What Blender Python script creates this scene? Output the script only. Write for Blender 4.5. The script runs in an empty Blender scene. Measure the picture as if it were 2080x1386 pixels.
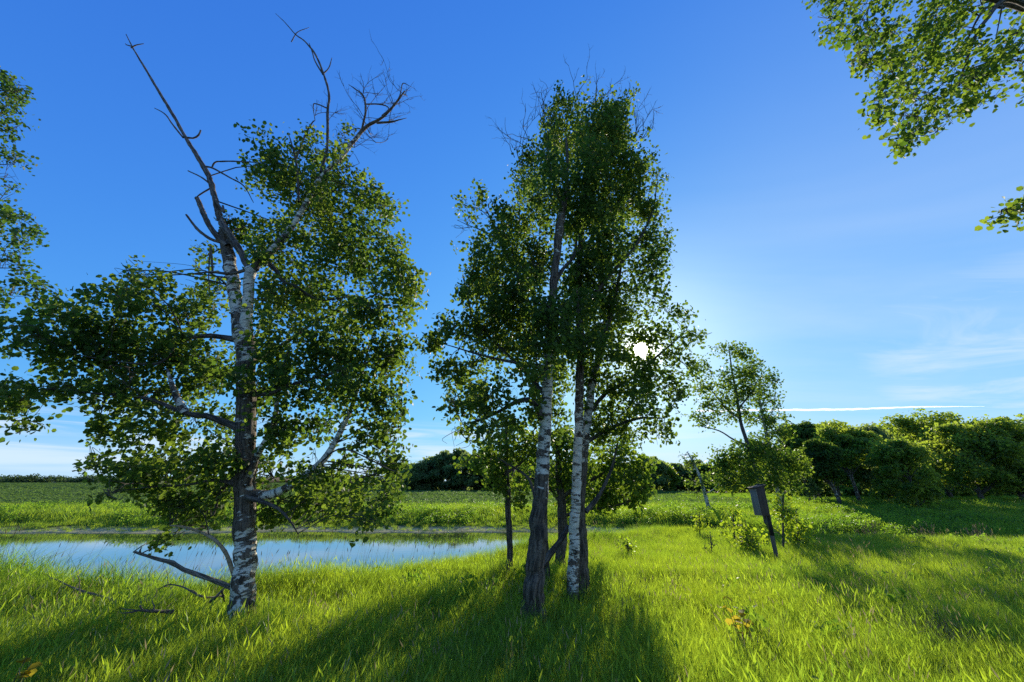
import bpy, math
import numpy as np
from mathutils import Vector

rad = math.radians
SC = bpy.context.scene
COL = SC.collection
rng = np.random.default_rng(20240621)

# ------------------------------------------------------------------ camera, sky, sun, exposure
CAM = np.array((0.0, 0.0, 1.7))
PITCH = rad(20.84)
FPX = 780.0
cam = bpy.data.objects.new('camera', bpy.data.cameras.new('camera'))
COL.objects.link(cam)
cam.data.sensor_width = 36.0
cam.data.lens = 36.0 * FPX / 2080.0
cam.data.clip_start = 0.05
cam.data.clip_end = 30000.0
cam.location = CAM
cam.rotation_euler = (rad(90) + PITCH, 0, 0)
SC.camera = cam

CP, SP = math.cos(PITCH), math.sin(PITCH)


def ray(u, v):
    a, b = (u - 1040.0) / FPX, (693.0 - v) / FPX
    return np.array((a, CP - b * SP, SP + b * CP))


def at(u, v, Y):
    """world point on the sight line of a photo pixel at distance Y ahead"""
    d = ray(u, v)
    return CAM + d * (Y / d[1])


def depth(u, v, Y):
    return Y / ray(u, v)[1]


def on(u, v, z=0.0):
    """where the sight line meets the level z"""
    d = ray(u, v)
    return CAM + d * ((z - CAM[2]) / d[2])


SUN = ray(1302, 710)
SUN = SUN / np.linalg.norm(SUN)
SUN_EL = math.asin(SUN[2])
SUN_AZ = math.atan2(SUN[0], SUN[1])

sun = bpy.data.objects.new('sun', bpy.data.lights.new('sun', 'SUN'))
sun.data.energy = 5.0
sun.data.angle = rad(0.53)
sun.data.color = (1.0, 0.90, 0.72)
sun.rotation_euler = Vector((-SUN[0], -SUN[1], -SUN[2])).to_track_quat('-Z', 'Y').to_euler()
sun.location = (20, 60, 30)
COL.objects.link(sun)

SC.view_settings.view_transform = 'Standard'
SC.view_settings.look = 'None'
SC.view_settings.exposure = 0.45
SC.view_settings.gamma = 1.0
SC.view_settings.use_curve_mapping = False
SC.cycles.use_denoising = False
SC.cycles.max_bounces = 10
SC.cycles.diffuse_bounces = 7
SC.cycles.transmission_bounces = 6
SC.cycles.transparent_max_bounces = 8
SC.cycles.sample_clamp_indirect = 6.0


class NT:
    """small helper for node trees"""

    def __init__(self, tree):
        self.t = tree

    def n(self, kind, ins=None, **props):
        nd = self.t.nodes.new(kind)
        for k, v in props.items():
            setattr(nd, k, v)
        for k, v in (ins or {}).items():
            self.set(nd, k, v)
        return nd

    def set(self, nd, k, v):
        s = nd.inputs[k]
        if isinstance(v, bpy.types.NodeSocket):
            self.t.links.new(v, s)
        elif hasattr(v, 'outputs'):
            self.t.links.new(v.outputs[0], s)
        else:
            s.default_value = v

    def m(self, op, a, b=0.0, c=None, clamp=False):
        nd = self.n('ShaderNodeMath', operation=op, use_clamp=clamp)
        self.set(nd, 0, a)
        self.set(nd, 1, b)
        if c is not None:
            self.set(nd, 2, c)
        return nd.outputs[0]

    def vm(self, op, a, b=(0, 0, 0)):
        nd = self.n('ShaderNodeVectorMath', operation=op)
        self.set(nd, 0, a)
        if op == 'SCALE':
            self.set(nd, 'Scale', b)
        else:
            self.set(nd, 1, b)
        return nd.outputs['Value' if op in ('DOT_PRODUCT', 'LENGTH') else 'Vector']

    def mix(self, f, a, b, blend='MIX'):
        nd = self.n('ShaderNodeMix', data_type='RGBA', blend_type=blend)
        self.set(nd, 0, f)
        self.set(nd, 6, a)
        self.set(nd, 7, b)
        return nd.outputs[2]

    def ramp(self, v, lo, hi, a=0.0, b=1.0):
        nd = self.n('ShaderNodeMapRange', interpolation_type='SMOOTHSTEP')
        for k, x in zip(range(5), (v, lo, hi, a, b)):
            self.set(nd, k, x)
        return nd.outputs[0]

    def noise(self, vec, scale, detail=3.0, rough=0.55, dist=0.0):
        nd = self.n('ShaderNodeTexNoise', {'Vector': vec, 'Scale': scale, 'Detail': detail,
                                           'Roughness': rough, 'Distortion': dist})
        return nd.outputs[0]


def c4(r, g, b):
    return (r, g, b, 1.0)


world = bpy.data.worlds.new('World')
SC.world = world
world.use_nodes = True
W = NT(world.node_tree)
bg = world.node_tree.nodes['Background']
sk = W.n('ShaderNodeTexSky', sky_type='NISHITA', sun_disc=False, sun_elevation=SUN_EL, sun_rotation=SUN_AZ,
         air_density=1.0, dust_density=0.25, ozone_density=2.5)
x = W.vm('SCALE', sk.outputs[0], 0.1)
num = W.vm('MULTIPLY', x, (0.60, 1.80, 7.4))
den = W.vm('ADD', W.vm('MULTIPLY', x, (0.55, 1.65, 6.9)), (1, 1, 1))
graded = W.vm('DIVIDE', num, den)
tc = W.n('ShaderNodeTexCoord').outputs['Generated']
dirn = W.vm('NORMALIZE', tc)
sep = W.n('ShaderNodeSeparateXYZ', {0: dirn})
dx, dy, dz = sep.outputs
# cirrus, laid out on a high level sheet so that it foreshortens to the horizon
zc = W.m('MAXIMUM', dz, 0.03)
px_, py_ = W.m('DIVIDE', dx, zc), W.m('DIVIDE', dy, zc)
sheet = W.n('ShaderNodeCombineXYZ', {0: px_, 1: py_, 2: 0.0}).outputs[0]
rot = W.n('ShaderNodeMapping', {'Vector': sheet, 'Rotation': (0, 0, rad(-38)), 'Scale': (0.5, 1.15, 1.0)}).outputs[0]
n1 = W.noise(rot, 1.1, 7.0, 0.62, 0.9)
n2 = W.noise(sheet, 0.35, 3.0, 0.5, 0.4)
az = W.m('DIVIDE', dx, W.m('MAXIMUM', dy, 0.05))
right_m = W.m('MULTIPLY', W.ramp(az, 0.72, 1.25), W.ramp(dz, 0.72, 0.25))
cir = W.m('MULTIPLY', W.ramp(n1, 0.40, 0.78), W.ramp(n2, 0.30, 0.60))
cir_right = W.m('MULTIPLY', W.m('MULTIPLY', cir, right_m), 0.62)
# long low stratus streaks just above the horizon
el = W.m('DIVIDE', dz, W.m('SQRT', W.m('MAXIMUM', W.m('ADD', W.m('MULTIPLY', dx, dx), W.m('MULTIPLY', dy, dy)), 0.001)))
strk = W.n('ShaderNodeCombineXYZ', {0: W.m('MULTIPLY', W.m('ARCTAN2', dx, dy), 3.2), 1: W.m('MULTIPLY', el, 42.0), 2: 3.7}).outputs[0]
n3 = W.noise(strk, 0.9, 6.0, 0.55, 0.6)
low_m = W.m('MULTIPLY', W.ramp(el, 0.17, 0.10), W.ramp(az, 0.6, -0.5, 0.45, 1.0))
low = W.m('MULTIPLY', W.m('MULTIPLY', W.ramp(n3, 0.40, 0.66), low_m), 0.8)
veil = W.m('MULTIPLY', W.m('MULTIPLY', W.ramp(az, -.1, 1.0), W.ramp(dz, .95, .4)), W.ramp(W.noise(rot, .5, 5.0, .6, .6), .2, .75, .10, .32))
puff = W.m('MULTIPLY', W.m('MULTIPLY', W.ramp(az, .82, 1.12), W.m('MULTIPLY', W.ramp(el, .46, .28), W.ramp(el, .08, .17))), W.ramp(W.noise(rot, .75, 7.0, .6, 1.2), .32, .64, .12, .60))
cloud = W.m('MAXIMUM', W.m('MAXIMUM', cir_right, low), W.m('MAXIMUM', veil, puff))
col = W.mix(cloud, graded, c4(0.74, 0.82, 0.93))
# pale band of air right at the horizon
col = W.mix(W.ramp(el, 0.13, 0.0, 0.0, 0.75), col, c4(0.52, 0.72, 0.92))
# the sun itself and the aureole round it
sd = W.vm('DOT_PRODUCT', dirn, tuple(float(k) for k in SUN))
ang = W.m('ARCCOSINE', W.m('MINIMUM', sd, 1.0))
disc = W.m('MULTIPLY', W.ramp(ang, rad(1.05), rad(0.35)), 60.0)
halo = W.m('MULTIPLY', W.m('POWER', W.ramp(ang, rad(6.0), 0.0), 3.0), 3.0)
halo2 = W.m('MULTIPLY', W.m('POWER', W.ramp(ang, rad(26.0), 0.0), 2.0), 0.28)
glow = W.m('ADD', W.m('ADD', disc, halo), halo2)
gcol = W.vm('SCALE', (1.0, 0.93, 0.78), glow)
col = W.vm('ADD', col, gcol)
W.set(bg, 0, W.vm('SCALE', col, 8.5))
bg.inputs[1].default_value = 0.1


# ------------------------------------------------------------------ object helpers
def mesh_from(verts, faces, name='mesh', smooth=False, attrs=None):
    """faces: list of (n,k) integer arrays; attrs: {name: (type, array per vertex)}"""
    me = bpy.data.meshes.new(name)
    verts = np.asarray(verts, dtype=np.float32)
    me.vertices.add(len(verts))
    me.vertices.foreach_set('co', verts.ravel())
    if faces:
        tot = [np.full(len(f), f.shape[1], dtype=np.int32) for f in faces]
        idx = np.concatenate([f.ravel() for f in faces]).astype(np.int32)
        cnt = np.concatenate(tot)
        me.loops.add(len(idx))
        me.loops.foreach_set('vertex_index', idx)
        me.polygons.add(len(cnt))
        st = np.concatenate(([0], np.cumsum(cnt)[:-1])).astype(np.int32)
        me.polygons.foreach_set('loop_start', st)
        me.polygons.foreach_set('loop_total', cnt)
        if smooth:
            me.polygons.foreach_set('use_smooth', np.ones(len(cnt), dtype=bool))
    for k, (ty, arr) in (attrs or {}).items():
        a = me.attributes.new(k, ty, 'POINT')
        a.data.foreach_set('vector' if ty == 'FLOAT_VECTOR' else 'value', np.asarray(arr, dtype=np.float32).ravel())
    me.update(calc_edges=True)
    return me


def link(name, me, mat=None, parent=None, loc=None):
    o = bpy.data.objects.new(name, me)
    COL.objects.link(o)
    if mat is not None and not me.materials:
        me.materials.append(mat)
    if parent is not None:
        o.parent = parent
    if loc is not None:
        o.location = loc
    return o


def tag(o, label=None, cat=None, group=None, kind=None):
    for k, v in (('label', label), ('category', cat), ('group', group), ('kind', kind)):
        if v:
            o[k] = v
    return o


def empty(name, loc):
    o = bpy.data.objects.new(name, None)
    COL.objects.link(o)
    o.location = loc
    o.empty_display_size = 0.2
    return o


class Geo:
    """collects pieces of geometry into one mesh"""

    def __init__(self):
        self.v, self.f, self.a, self.n = [], {}, {}, 0

    def add(self, verts, faces, **attrs):
        verts = np.asarray(verts, dtype=float)
        for f in faces:
            self.f.setdefault(f.shape[1], []).append(f + self.n)
        self.v.append(verts)
        for k, arr in attrs.items():
            self.a.setdefault(k, []).append(np.asarray(arr, dtype=float))
        self.n += len(verts)

    def mesh(self, origin=(0, 0, 0), smooth=False):
        v = np.concatenate(self.v) - np.asarray(origin)
        fs = [np.concatenate(x) for x in self.f.values()]
        at_ = {}
        for k, l in self.a.items():
            arr = np.concatenate(l)
            at_[k] = ('FLOAT_VECTOR' if arr.ndim == 2 else 'FLOAT', arr)
        return mesh_from(v, fs, 'mesh', smooth, at_)

    def box(self, lo, hi, M=None, off=(0, 0, 0)):
        lo, hi = np.array(lo, float), np.array(hi, float)
        v = np.array([[x, y, z] for z in (lo[2], hi[2]) for y in (lo[1], hi[1]) for x in (lo[0], hi[0])])
        if M is not None:
            v = v @ np.asarray(M).T
        v = v + np.asarray(off)
        f = np.array([[0, 2, 3, 1], [4, 5, 7, 6], [0, 1, 5, 4], [2, 6, 7, 3], [0, 4, 6, 2], [1, 3, 7, 5]])
        self.add(v, [f])


def catmull(P, n):
    P = np.asarray(P, float)
    if len(P) < 3:
        t = np.linspace(0, 1, n)[:, None]
        return P[0] * (1 - t) + P[-1] * t
    Q = np.vstack([2 * P[0] - P[1], P, 2 * P[-1] - P[-2]])
    s = np.linspace(0, len(P) - 1 - 1e-6, n)
    i = s.astype(int)
    t = (s - i)[:, None]
    a, b, c, d = Q[i], Q[i + 1], Q[i + 2], Q[i + 3]
    return 0.5 * ((2 * b) + (c - a) * t + (2 * a - 5 * b + 4 * c - d) * t * t + (3 * b - a - 3 * c + d) * t ** 3)


def tube(geo, P, Rr, sides=8, age=None, ridge=0.0, knob=0.0, cap=True):
    """tapered tube along the points P with radii Rr"""
    P = np.asarray(P, float)
    Rr = np.asarray(Rr, float)
    n = len(P)
    T = np.gradient(P, axis=0)
    T /= np.linalg.norm(T, axis=1)[:, None] + 1e-9
    ref = np.array((0.0, -1.0, 0.0)) if abs(T[0][1]) < 0.8 else np.array((1.0, 0, 0))
    N = np.zeros_like(P)
    for i in range(n):
        r = ref - T[i] * np.dot(ref, T[i])
        r /= np.linalg.norm(r) + 1e-9
        N[i] = r
        ref = r
    B = np.cross(T, N)
    th = np.linspace(0, 2 * np.pi, sides, endpoint=False)
    L = np.concatenate(([0], np.cumsum(np.linalg.norm(np.diff(P, axis=0), axis=1))))
    R2 = np.repeat(Rr[:, None], sides, 1)
    ag = np.zeros(n) if age is None else np.asarray(age, float)
    if ridge > 0:
        ph = rng.uniform(0, 6.28, 8)
        k = np.zeros((n, sides))
        for q, m in enumerate((5, 8, 11, 13, 17)):
            k += np.sin(m * th[None, :] + ph[q] + 2.2 * np.sin(L[:, None] * (1.5 + q * 0.8) + ph[q])) / 2.2
        R2 = R2 * (1 + ridge * (0.25 + ag[:, None]) * k)
    if knob > 0:
        R2 = R2 * (1 + knob * rng.normal(0, 1, (n, 1)) + knob * 0.5 * rng.normal(0, 1, (n, sides)))
    ring = (np.cos(th)[None, :, None] * N[:, None, :] + np.sin(th)[None, :, None] * B[:, None, :])
    V = (P[:, None, :] + ring * R2[:, :, None]).reshape(-1, 3)
    bark = np.concatenate([np.cos(th)[None, :, None] * Rr[:, None, None], np.sin(th)[None, :, None] * Rr[:, None, None],
                           np.repeat(L[:, None, None], sides, 1)], axis=2).reshape(-1, 3)
    i = np.arange(n - 1)[:, None] * sides
    j = np.arange(sides)[None, :]
    j2 = (j + 1) % sides
    F = np.stack([i + j, i + j2, i + sides + j2, i + sides + j], axis=2).reshape(-1, 4)
    faces = [F]
    if cap:
        faces.append((np.arange(sides) + (n - 1) * sides)[None, :])
    geo.add(V, faces, bark=bark, age=np.repeat(ag, sides))


# aspen leaf outline: midrib with two lobes folded up a little
LEAF_T = np.array([(0, 0, 0), (0, 1.0, -.06), (-.42, .22, .07), (-.42, .68, .07), (.42, .22, .07), (.42, .68, .07)], float)
LEAF_F = [np.array([[0, 1, 3, 2], [0, 4, 5, 1]])]


def unit(a):
    return a / (np.linalg.norm(a, axis=-1, keepdims=True) + 1e-9)


def leaf_frames(C, droop=0.6, flat=0.35):
    """random hanging attitude for each leaf"""
    n = len(C)
    d = rng.normal(0, 1, (n, 3))
    d[:, 2] = d[:, 2] * 0.7 - droop
    d = unit(d)
    r = rng.normal(0, 1, (n, 3))
    r[:, 2] += flat
    s = unit(np.cross(d, r))
    nn = np.cross(s, d)
    return s, d, nn


def leaves_mesh(geo, C, size, frames, template=LEAF_T, tfaces=LEAF_F, tint=None):
    n, k = len(C), len(template)
    s, d, nn = frames
    size = np.broadcast_to(size, (n,))
    T = template[None] * size[:, None, None]
    V = C[:, None, :] + T[:, :, 0:1] * s[:, None, :] + T[:, :, 1:2] * d[:, None, :] + T[:, :, 2:3] * nn[:, None, :]
    off = (np.arange(n) * k)[:, None, None]
    faces = [(f[None] + off).reshape(-1, f.shape[1]) for f in tfaces]
    tint = rng.random(n) if tint is None else tint
    geo.add(V.reshape(-1, 3), faces, tint=np.repeat(tint, k))


QUAD_T = np.array([(-.42, .35, .06), (0, 0, 0), (.45, .45, .05), (0.05, 1.0, -.05)], float)
QUAD_F = [np.array([[0, 1, 2, 3]])]


# ------------------------------------------------------------------ materials
def new_mat(name):
    m = bpy.data.materials.new(name)
    m.use_nodes = True
    t = NT(m.node_tree)
    m.node_tree.nodes.remove(m.node_tree.nodes['Principled BSDF'])
    return m, t, m.node_tree.nodes['Material Output']


def leafy(name, dark, light, tr_dark, tr_light, mixf=0.5, rough=0.45, spec=0.35, scale=0.5, rnd='tint'):
    """leaf or blade: lit through as well as from the front"""
    m, t, out = new_mat(name)
    pos = t.n('ShaderNodeNewGeometry').outputs['Position']
    nz = t.noise(pos, scale, 3.0)
    if rnd == 'tint':
        r = t.n('ShaderNodeAttribute', attribute_name='tint').outputs['Fac']
    else:
        r = t.n('ShaderNodeObjectInfo').outputs['Random']
    f = t.m('ADD', t.m('MULTIPLY', r, 0.55), t.m('MULTIPLY', t.ramp(nz, 0.3, 0.7), 0.45))
    a = t.mix(f, c4(*dark), c4(*light))
    b = t.mix(f, c4(*tr_dark), c4(*tr_light))
    p = t.n('ShaderNodeBsdfPrincipled', {'Base Color': a, 'Roughness': rough, 'Specular IOR Level': spec})
    tr = t.n('ShaderNodeBsdfTranslucent', {'Color': b})
    ms = t.n('ShaderNodeMixShader', {0: mixf, 1: p.outputs[0], 2: tr.outputs[0]})
    t.set(out, 0, ms.outputs[0])
    return m


M_aspen = leafy('aspen_leaf', (.030, .060, .018), (.065, .11, .025), (.06, .17, .02), (.38, .52, .045), 0.43, 0.55, 0.1)
M_bright = leafy('young_leaf', (.06, .11, .02), (.09, .14, .025), (.34, .54, .02), (.55, .66, .03), 0.55, 0.5, 0.2)
M_hang = leafy('overhang_leaf', (.05, .095, .02), (.08, .13, .025), (.07, .20, .02), (.42, .56, .035), 0.44, 0.55, 0.12)
M_edge = leafy('edge_leaf', (.04, .075, .02), (.06, .10, .025), (.08, .20, .02), (.20, .34, .03), 0.42, 0.5, 0.2)
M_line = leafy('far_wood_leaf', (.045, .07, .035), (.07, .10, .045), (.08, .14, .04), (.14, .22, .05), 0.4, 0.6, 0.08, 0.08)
M_oak = leafy('wood_leaf', (.065, .105, .035), (.11, .155, .04), (.34, .52, .04), (.50, .60, .05), 0.55, 0.55, 0.1, 0.25)
M_far = leafy('far_leaf', (.07, .105, .05), (.10, .135, .055), (.30, .42, .10), (.42, .52, .12), 0.55, 0.6, 0.08, 0.08)
M_grass = leafy('grass_blade', (.075, .145, .04), (.11, .18, .04), (.28, .48, .03), (.56, .70, .03), 0.56, 0.5, 0.2, 0.45, 'obj')
M_lush = leafy('tall_grass_blade', (.045, .10, .024), (.075, .14, .026), (.22, .44, .03), (.38, .56, .03), 0.54, 0.5, 0.12, 0.6, 'obj')
M_crop = leafy('crop_leaf', (.065, .11, .045), (.09, .14, .05), (.13, .24, .04), (.22, .35, .05), 0.42, 0.6, 0.1, 0.15, 'obj')
M_straw = leafy('dry_stalk', (.20, .16, .08), (.34, .28, .15), (.30, .24, .10), (.45, .36, .18), 0.35, 0.6, 0.2, 1.0)
M_yellow = leafy('yellowing_leaf', (.24, .20, .025), (.32, .25, .03), (.52, .46, .03), (.60, .46, .04), 0.55, 0.6, 0.05, 3.0)


def bark_mat(name, white=(.74, .68, .56), dark=(.040, .031, .023), bias=0.0):
    m, t, out = new_mat(name)
    vec = t.n('ShaderNodeAttribute', attribute_name='bark').outputs['Vector']
    age = t.n('ShaderNodeAttribute', attribute_name='age').outputs['Fac']
    v1 = t.vm('MULTIPLY', vec, (5, 5, 34))
    v2 = t.vm('MULTIPLY', vec, (36, 36, 5.0))
    scar = t.ramp(t.noise(v1, 1.0, 4.0, 0.6, 0.5), 0.545, 0.605)
    patch = t.noise(t.vm('MULTIPLY', vec, (6, 6, 12)), 1.0, 4.0, 0.62)
    fur = t.noise(v2, 1.0, 4.0, 0.6, 0.4)
    w = t.mix(t.ramp(t.noise(vec, 9.0, 4.0), 0.3, 0.75), c4(*white), c4(white[0] * .62, white[1] * .63, white[2] * .62))
    d = t.mix(t.ramp(fur, 0.34, 0.68), c4(*dark), c4(dark[0] * 5.0, dark[1] * 5.0, dark[2] * 4.8))
    old = t.ramp(t.m('ADD', t.m('ADD', age, bias), t.m('MULTIPLY', t.m('SUBTRACT', patch, 0.5), 1.6)), 0.47, 0.55)
    f = t.m('MAXIMUM', t.m('MULTIPLY', scar, 0.93), old, clamp=True)
    colr = t.mix(f, w, d)
    h = t.m('ADD', t.m('MULTIPLY', fur, t.m('MULTIPLY', old, 1.0)), t.m('MULTIPLY', scar, 0.25))
    bump = t.n('ShaderNodeBump', {'Height': h, 'Strength': 0.9, 'Distance': 0.03})
    p = t.n('ShaderNodeBsdfPrincipled', {'Base Color': colr, 'Roughness': 0.85, 'Specular IOR Level': 0.25, 'Normal': bump.outputs[0]})
    t.set(out, 0, p.outputs[0])
    return m


M_bark = bark_mat('aspen_bark')
M_dark = bark_mat('dark_bark', (.16, .14, .12), (.035, .03, .026), 0.5)
M_dead = bark_mat('dead_wood', (.24, .20, .16), (.045, .038, .032), 0.25)
M_tan = bark_mat('bare_tan_wood', (.42, .30, .18), (.12, .08, .05), -0.1)
M_dry = bark_mat('bleached_wood', (.27, .22, .16), (.06, .05, .04), 0.1)


def twig_mat(name, colr):
    m, t, out = new_mat(name)
    pos = t.n('ShaderNodeNewGeometry').outputs['Position']
    c = t.mix(t.noise(pos, 14.0, 2.0), c4(*colr), c4(colr[0] * 1.9, colr[1] * 1.9, colr[2] * 1.9))
    p = t.n('ShaderNodeBsdfPrincipled', {'Base Color': c, 'Roughness': 0.8, 'Specular IOR Level': 0.2})
    t.set(out, 0, p.outputs[0])
    return m


M_twig = twig_mat('twig_bark', (.05, .042, .034))


def plank_mat(name, a, b, grain=(30, 30, 1.2), rough=0.85):
    m, t, out = new_mat(name)
    oc = t.n('ShaderNodeTexCoord').outputs['Object']
    g = t.noise(t.vm('MULTIPLY', oc, grain), 1.0, 5.0, 0.65, 0.4)
    s = t.noise(oc, 3.5, 3.0)
    c = t.mix(t.ramp(g, 0.3, 0.72), c4(*a), c4(*b))
    c = t.mix(t.ramp(s, 0.45, 0.8, 0.0, 0.5), c, c4(a[0] * .6, a[1] * .62, a[2] * .62))
    bp = t.n('ShaderNodeBump', {'Height': g, 'Strength': 0.4, 'Distance': 0.004})
    p = t.n('ShaderNodeBsdfPrincipled', {'Base Color': c, 'Roughness': rough, 'Specular IOR Level': 0.25, 'Normal': bp.outputs[0]})
    t.set(out, 0, p.outputs[0])
    return m


M_grey = plank_mat('weathered_plank', (.19, .165, .135), (.30, .265, .22))
M_brown = plank_mat('brown_plank', (.065, .047, .036), (.13, .098, .076))
M_post = plank_mat('post_wood', (.085, .068, .055), (.16, .13, .10))
M_guard = plank_mat('black_guard', (.008, .008, .009), (.016, .016, .017), (6, 6, 2), 0.4)


# ------------------------------------------------------------------ terrain
NEAR_X = np.array([-400, -25, -9.7, -5, -2.1, 2.3, 6, 11, 17.3, 40, 400.])
NEAR_Y = np.array([10, 9.2, 8.6, 8.6, 10.6, 15.6, 18.2, 15.4, 14.4, 13.4, 13.])
FAR_X = np.array([-400, -30, -10, 0, 5, 8, 11, 17, 24, 60, 400.])
FAR_Y = np.array([22, 22.3, 23.2, 23.0, 22.8, 21.2, 18.4, 17.4, 17.0, 16.4, 16.])
WATER_Z = -0.60


def sstep(a, b, x):
    t = np.clip((x - a) / (b - a), 0, 1)
    return t * t * (3 - 2 * t)


def wob(x, y):
    return (np.sin(x * .71 + 1.3 * np.sin(y * .33)) * np.sin(y * .83 + .7 * np.sin(x * .41)) +
            .5 * np.sin(x * 1.9 + y * 1.1) * np.sin(y * 2.3 - x * .6))


def ground(x, y):
    x, y = np.asarray(x, float), np.asarray(y, float)
    ns = np.interp(x, NEAR_X, NEAR_Y) + .25 * np.sin(x * 1.1) + .12 * np.sin(x * 2.9)
    fs = np.interp(x, FAR_X, FAR_Y) + .30 * np.sin(x * .45 + 1) + .15 * np.sin(x * 1.7)
    near = -.95 * sstep(ns - 2.2, ns + 1.0, y)
    far = -.95 + .38 * sstep(fs - .8, fs + .4, y) + .17 * sstep(fs + .4, fs + 2.0, y) + .45 * sstep(fs + 1.8, fs + 5.5, y)
    near = near + .16 * np.exp(-((y - ns + 1.6) / .9) ** 2) * (1 + 1.3 * sstep(-5.4, -7.6, x))
    z = np.where(y < .5 * (ns + fs), near, far)
    z = z + .035 * wob(x, y) * sstep(0, 3, np.abs(y - ns))
    # the cropland swells up gently far to the left
    r = sstep(70, 420, y) * sstep(-10, -160, x) * 4.6 + sstep(45, 130, y) * sstep(20, -20, x) * .25
    z = z + r - .42 * sstep(9, 16, x) * sstep(17, 19.5, y) * (1 - sstep(21, 34, y)) + sstep(16, 30, x) * sstep(24, 40, y) * .25
    return z


def graded_axis(lo, hi, core_lo, core_hi, step, grow=1.12):
    a = list(np.arange(core_lo, core_hi + step, step))
    s, xx = step, a[-1]
    while xx < hi:
        s *= grow
        xx += s
        a.append(xx)
    s, xx = step, a[0]
    b = []
    while xx > lo:
        s *= grow
        xx -= s
        b.append(xx)
    return np.array(b[::-1] + a)


gx = graded_axis(-1500, 1500, -26, 30, .3)
gy = graded_axis(-60, 1800, -4, 34, .25)
GX, GY = np.meshgrid(gx, gy)
GZ = ground(GX, GY)
nx, ny = len(gx), len(gy)
ii = (np.arange(ny - 1)[:, None] * nx + np.arange(nx - 1)[None, :])
GF = np.stack([ii, ii + 1, ii + nx + 1, ii + nx], axis=2).reshape(-1, 4)

m, t, out = new_mat('ground_soil')
pos = t.n('ShaderNodeNewGeometry').outputs['Position']
sp = t.n('ShaderNodeSeparateXYZ', {0: pos})
n_a = t.noise(pos, 0.9, 5.0, 0.6)
n_b = t.noise(pos, 0.05, 4.0, 0.6)
n_c = t.noise(pos, 7.0, 4.0, 0.65)
sod = t.mix(t.ramp(n_a, .35, .7), c4(.030, .050, .010), c4(.060, .075, .018))
crop = t.mix(t.ramp(n_c, .3, .7), c4(.075, .135, .03), c4(.125, .20, .045))
crop = t.mix(t.ramp(n_b, .4, .7, 0, .5), crop, c4(.14, .19, .05))
mud = t.mix(t.ramp(n_c, .35, .7), c4(.30, .27, .13), c4(.50, .46, .24))
mud = t.mix(t.ramp(t.m('ADD', n_a, t.m('MULTIPLY', sp.outputs[2], .8)), .08, .26), mud, c4(.12, .16, .04))
cgr = t.mix(t.ramp(sp.outputs[1], 33, 40), sod, crop)
cgr = t.mix(t.ramp(sp.outputs[2], -.36, -.50), cgr, mud)
cgr = t.mix(t.ramp(sp.outputs[2], -.56, -.64), cgr, c4(.05, .045, .03))
bmp = t.n('ShaderNodeBump', {'Height': t.m('ADD', n_a, t.m('MULTIPLY', n_c, .4)), 'Strength': .8, 'Distance': .15})
p = t.n('ShaderNodeBsdfPrincipled', {'Base Color': cgr, 'Roughness': .9, 'Specular IOR Level': 0.0, 'Normal': bmp.outputs[0]})
t.set(out, 0, p.outputs[0])
tag(link('ground', mesh_from(np.stack([GX, GY, GZ], 2).reshape(-1, 3), [GF], 'ground', True), m), kind='structure')

m, t, out = new_mat('pond_water')
pos = t.n('ShaderNodeNewGeometry').outputs['Position']
wv = t.noise(t.vm('MULTIPLY', pos, (1.0, 2.6, 1.0)), 2.2, 3.0, .5)
bmp = t.n('ShaderNodeBump', {'Height': wv, 'Strength': .05, 'Distance': .02})
gl = t.n('ShaderNodeBsdfGlossy', {'Color': c4(.93, .95, .97), 'Roughness': .03, 'Normal': bmp.outputs[0]})
df = t.n('ShaderNodeBsdfDiffuse', {'Color': c4(.035, .04, .025)})
fr = t.n('ShaderNodeFresnel', {'IOR': 2.1, 'Normal': bmp.outputs[0]})
ms = t.n('ShaderNodeMixShader', {0: t.m('MULTIPLY_ADD', fr.outputs[0], 1.1, .06, True), 1: df.outputs[0], 2: gl.outputs[0]})
t.set(out, 0, ms.outputs[0])
wxs = np.linspace(-160, 160, 41)
wv_ = np.array([(xx, yy, WATER_Z) for yy in (4.0, 34.0) for xx in wxs])
wf_ = np.array([[i, i + 1, i + 42, i + 41] for i in range(40)])
tag(link('water', mesh_from(wv_, [wf_]), m), kind='structure')


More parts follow.
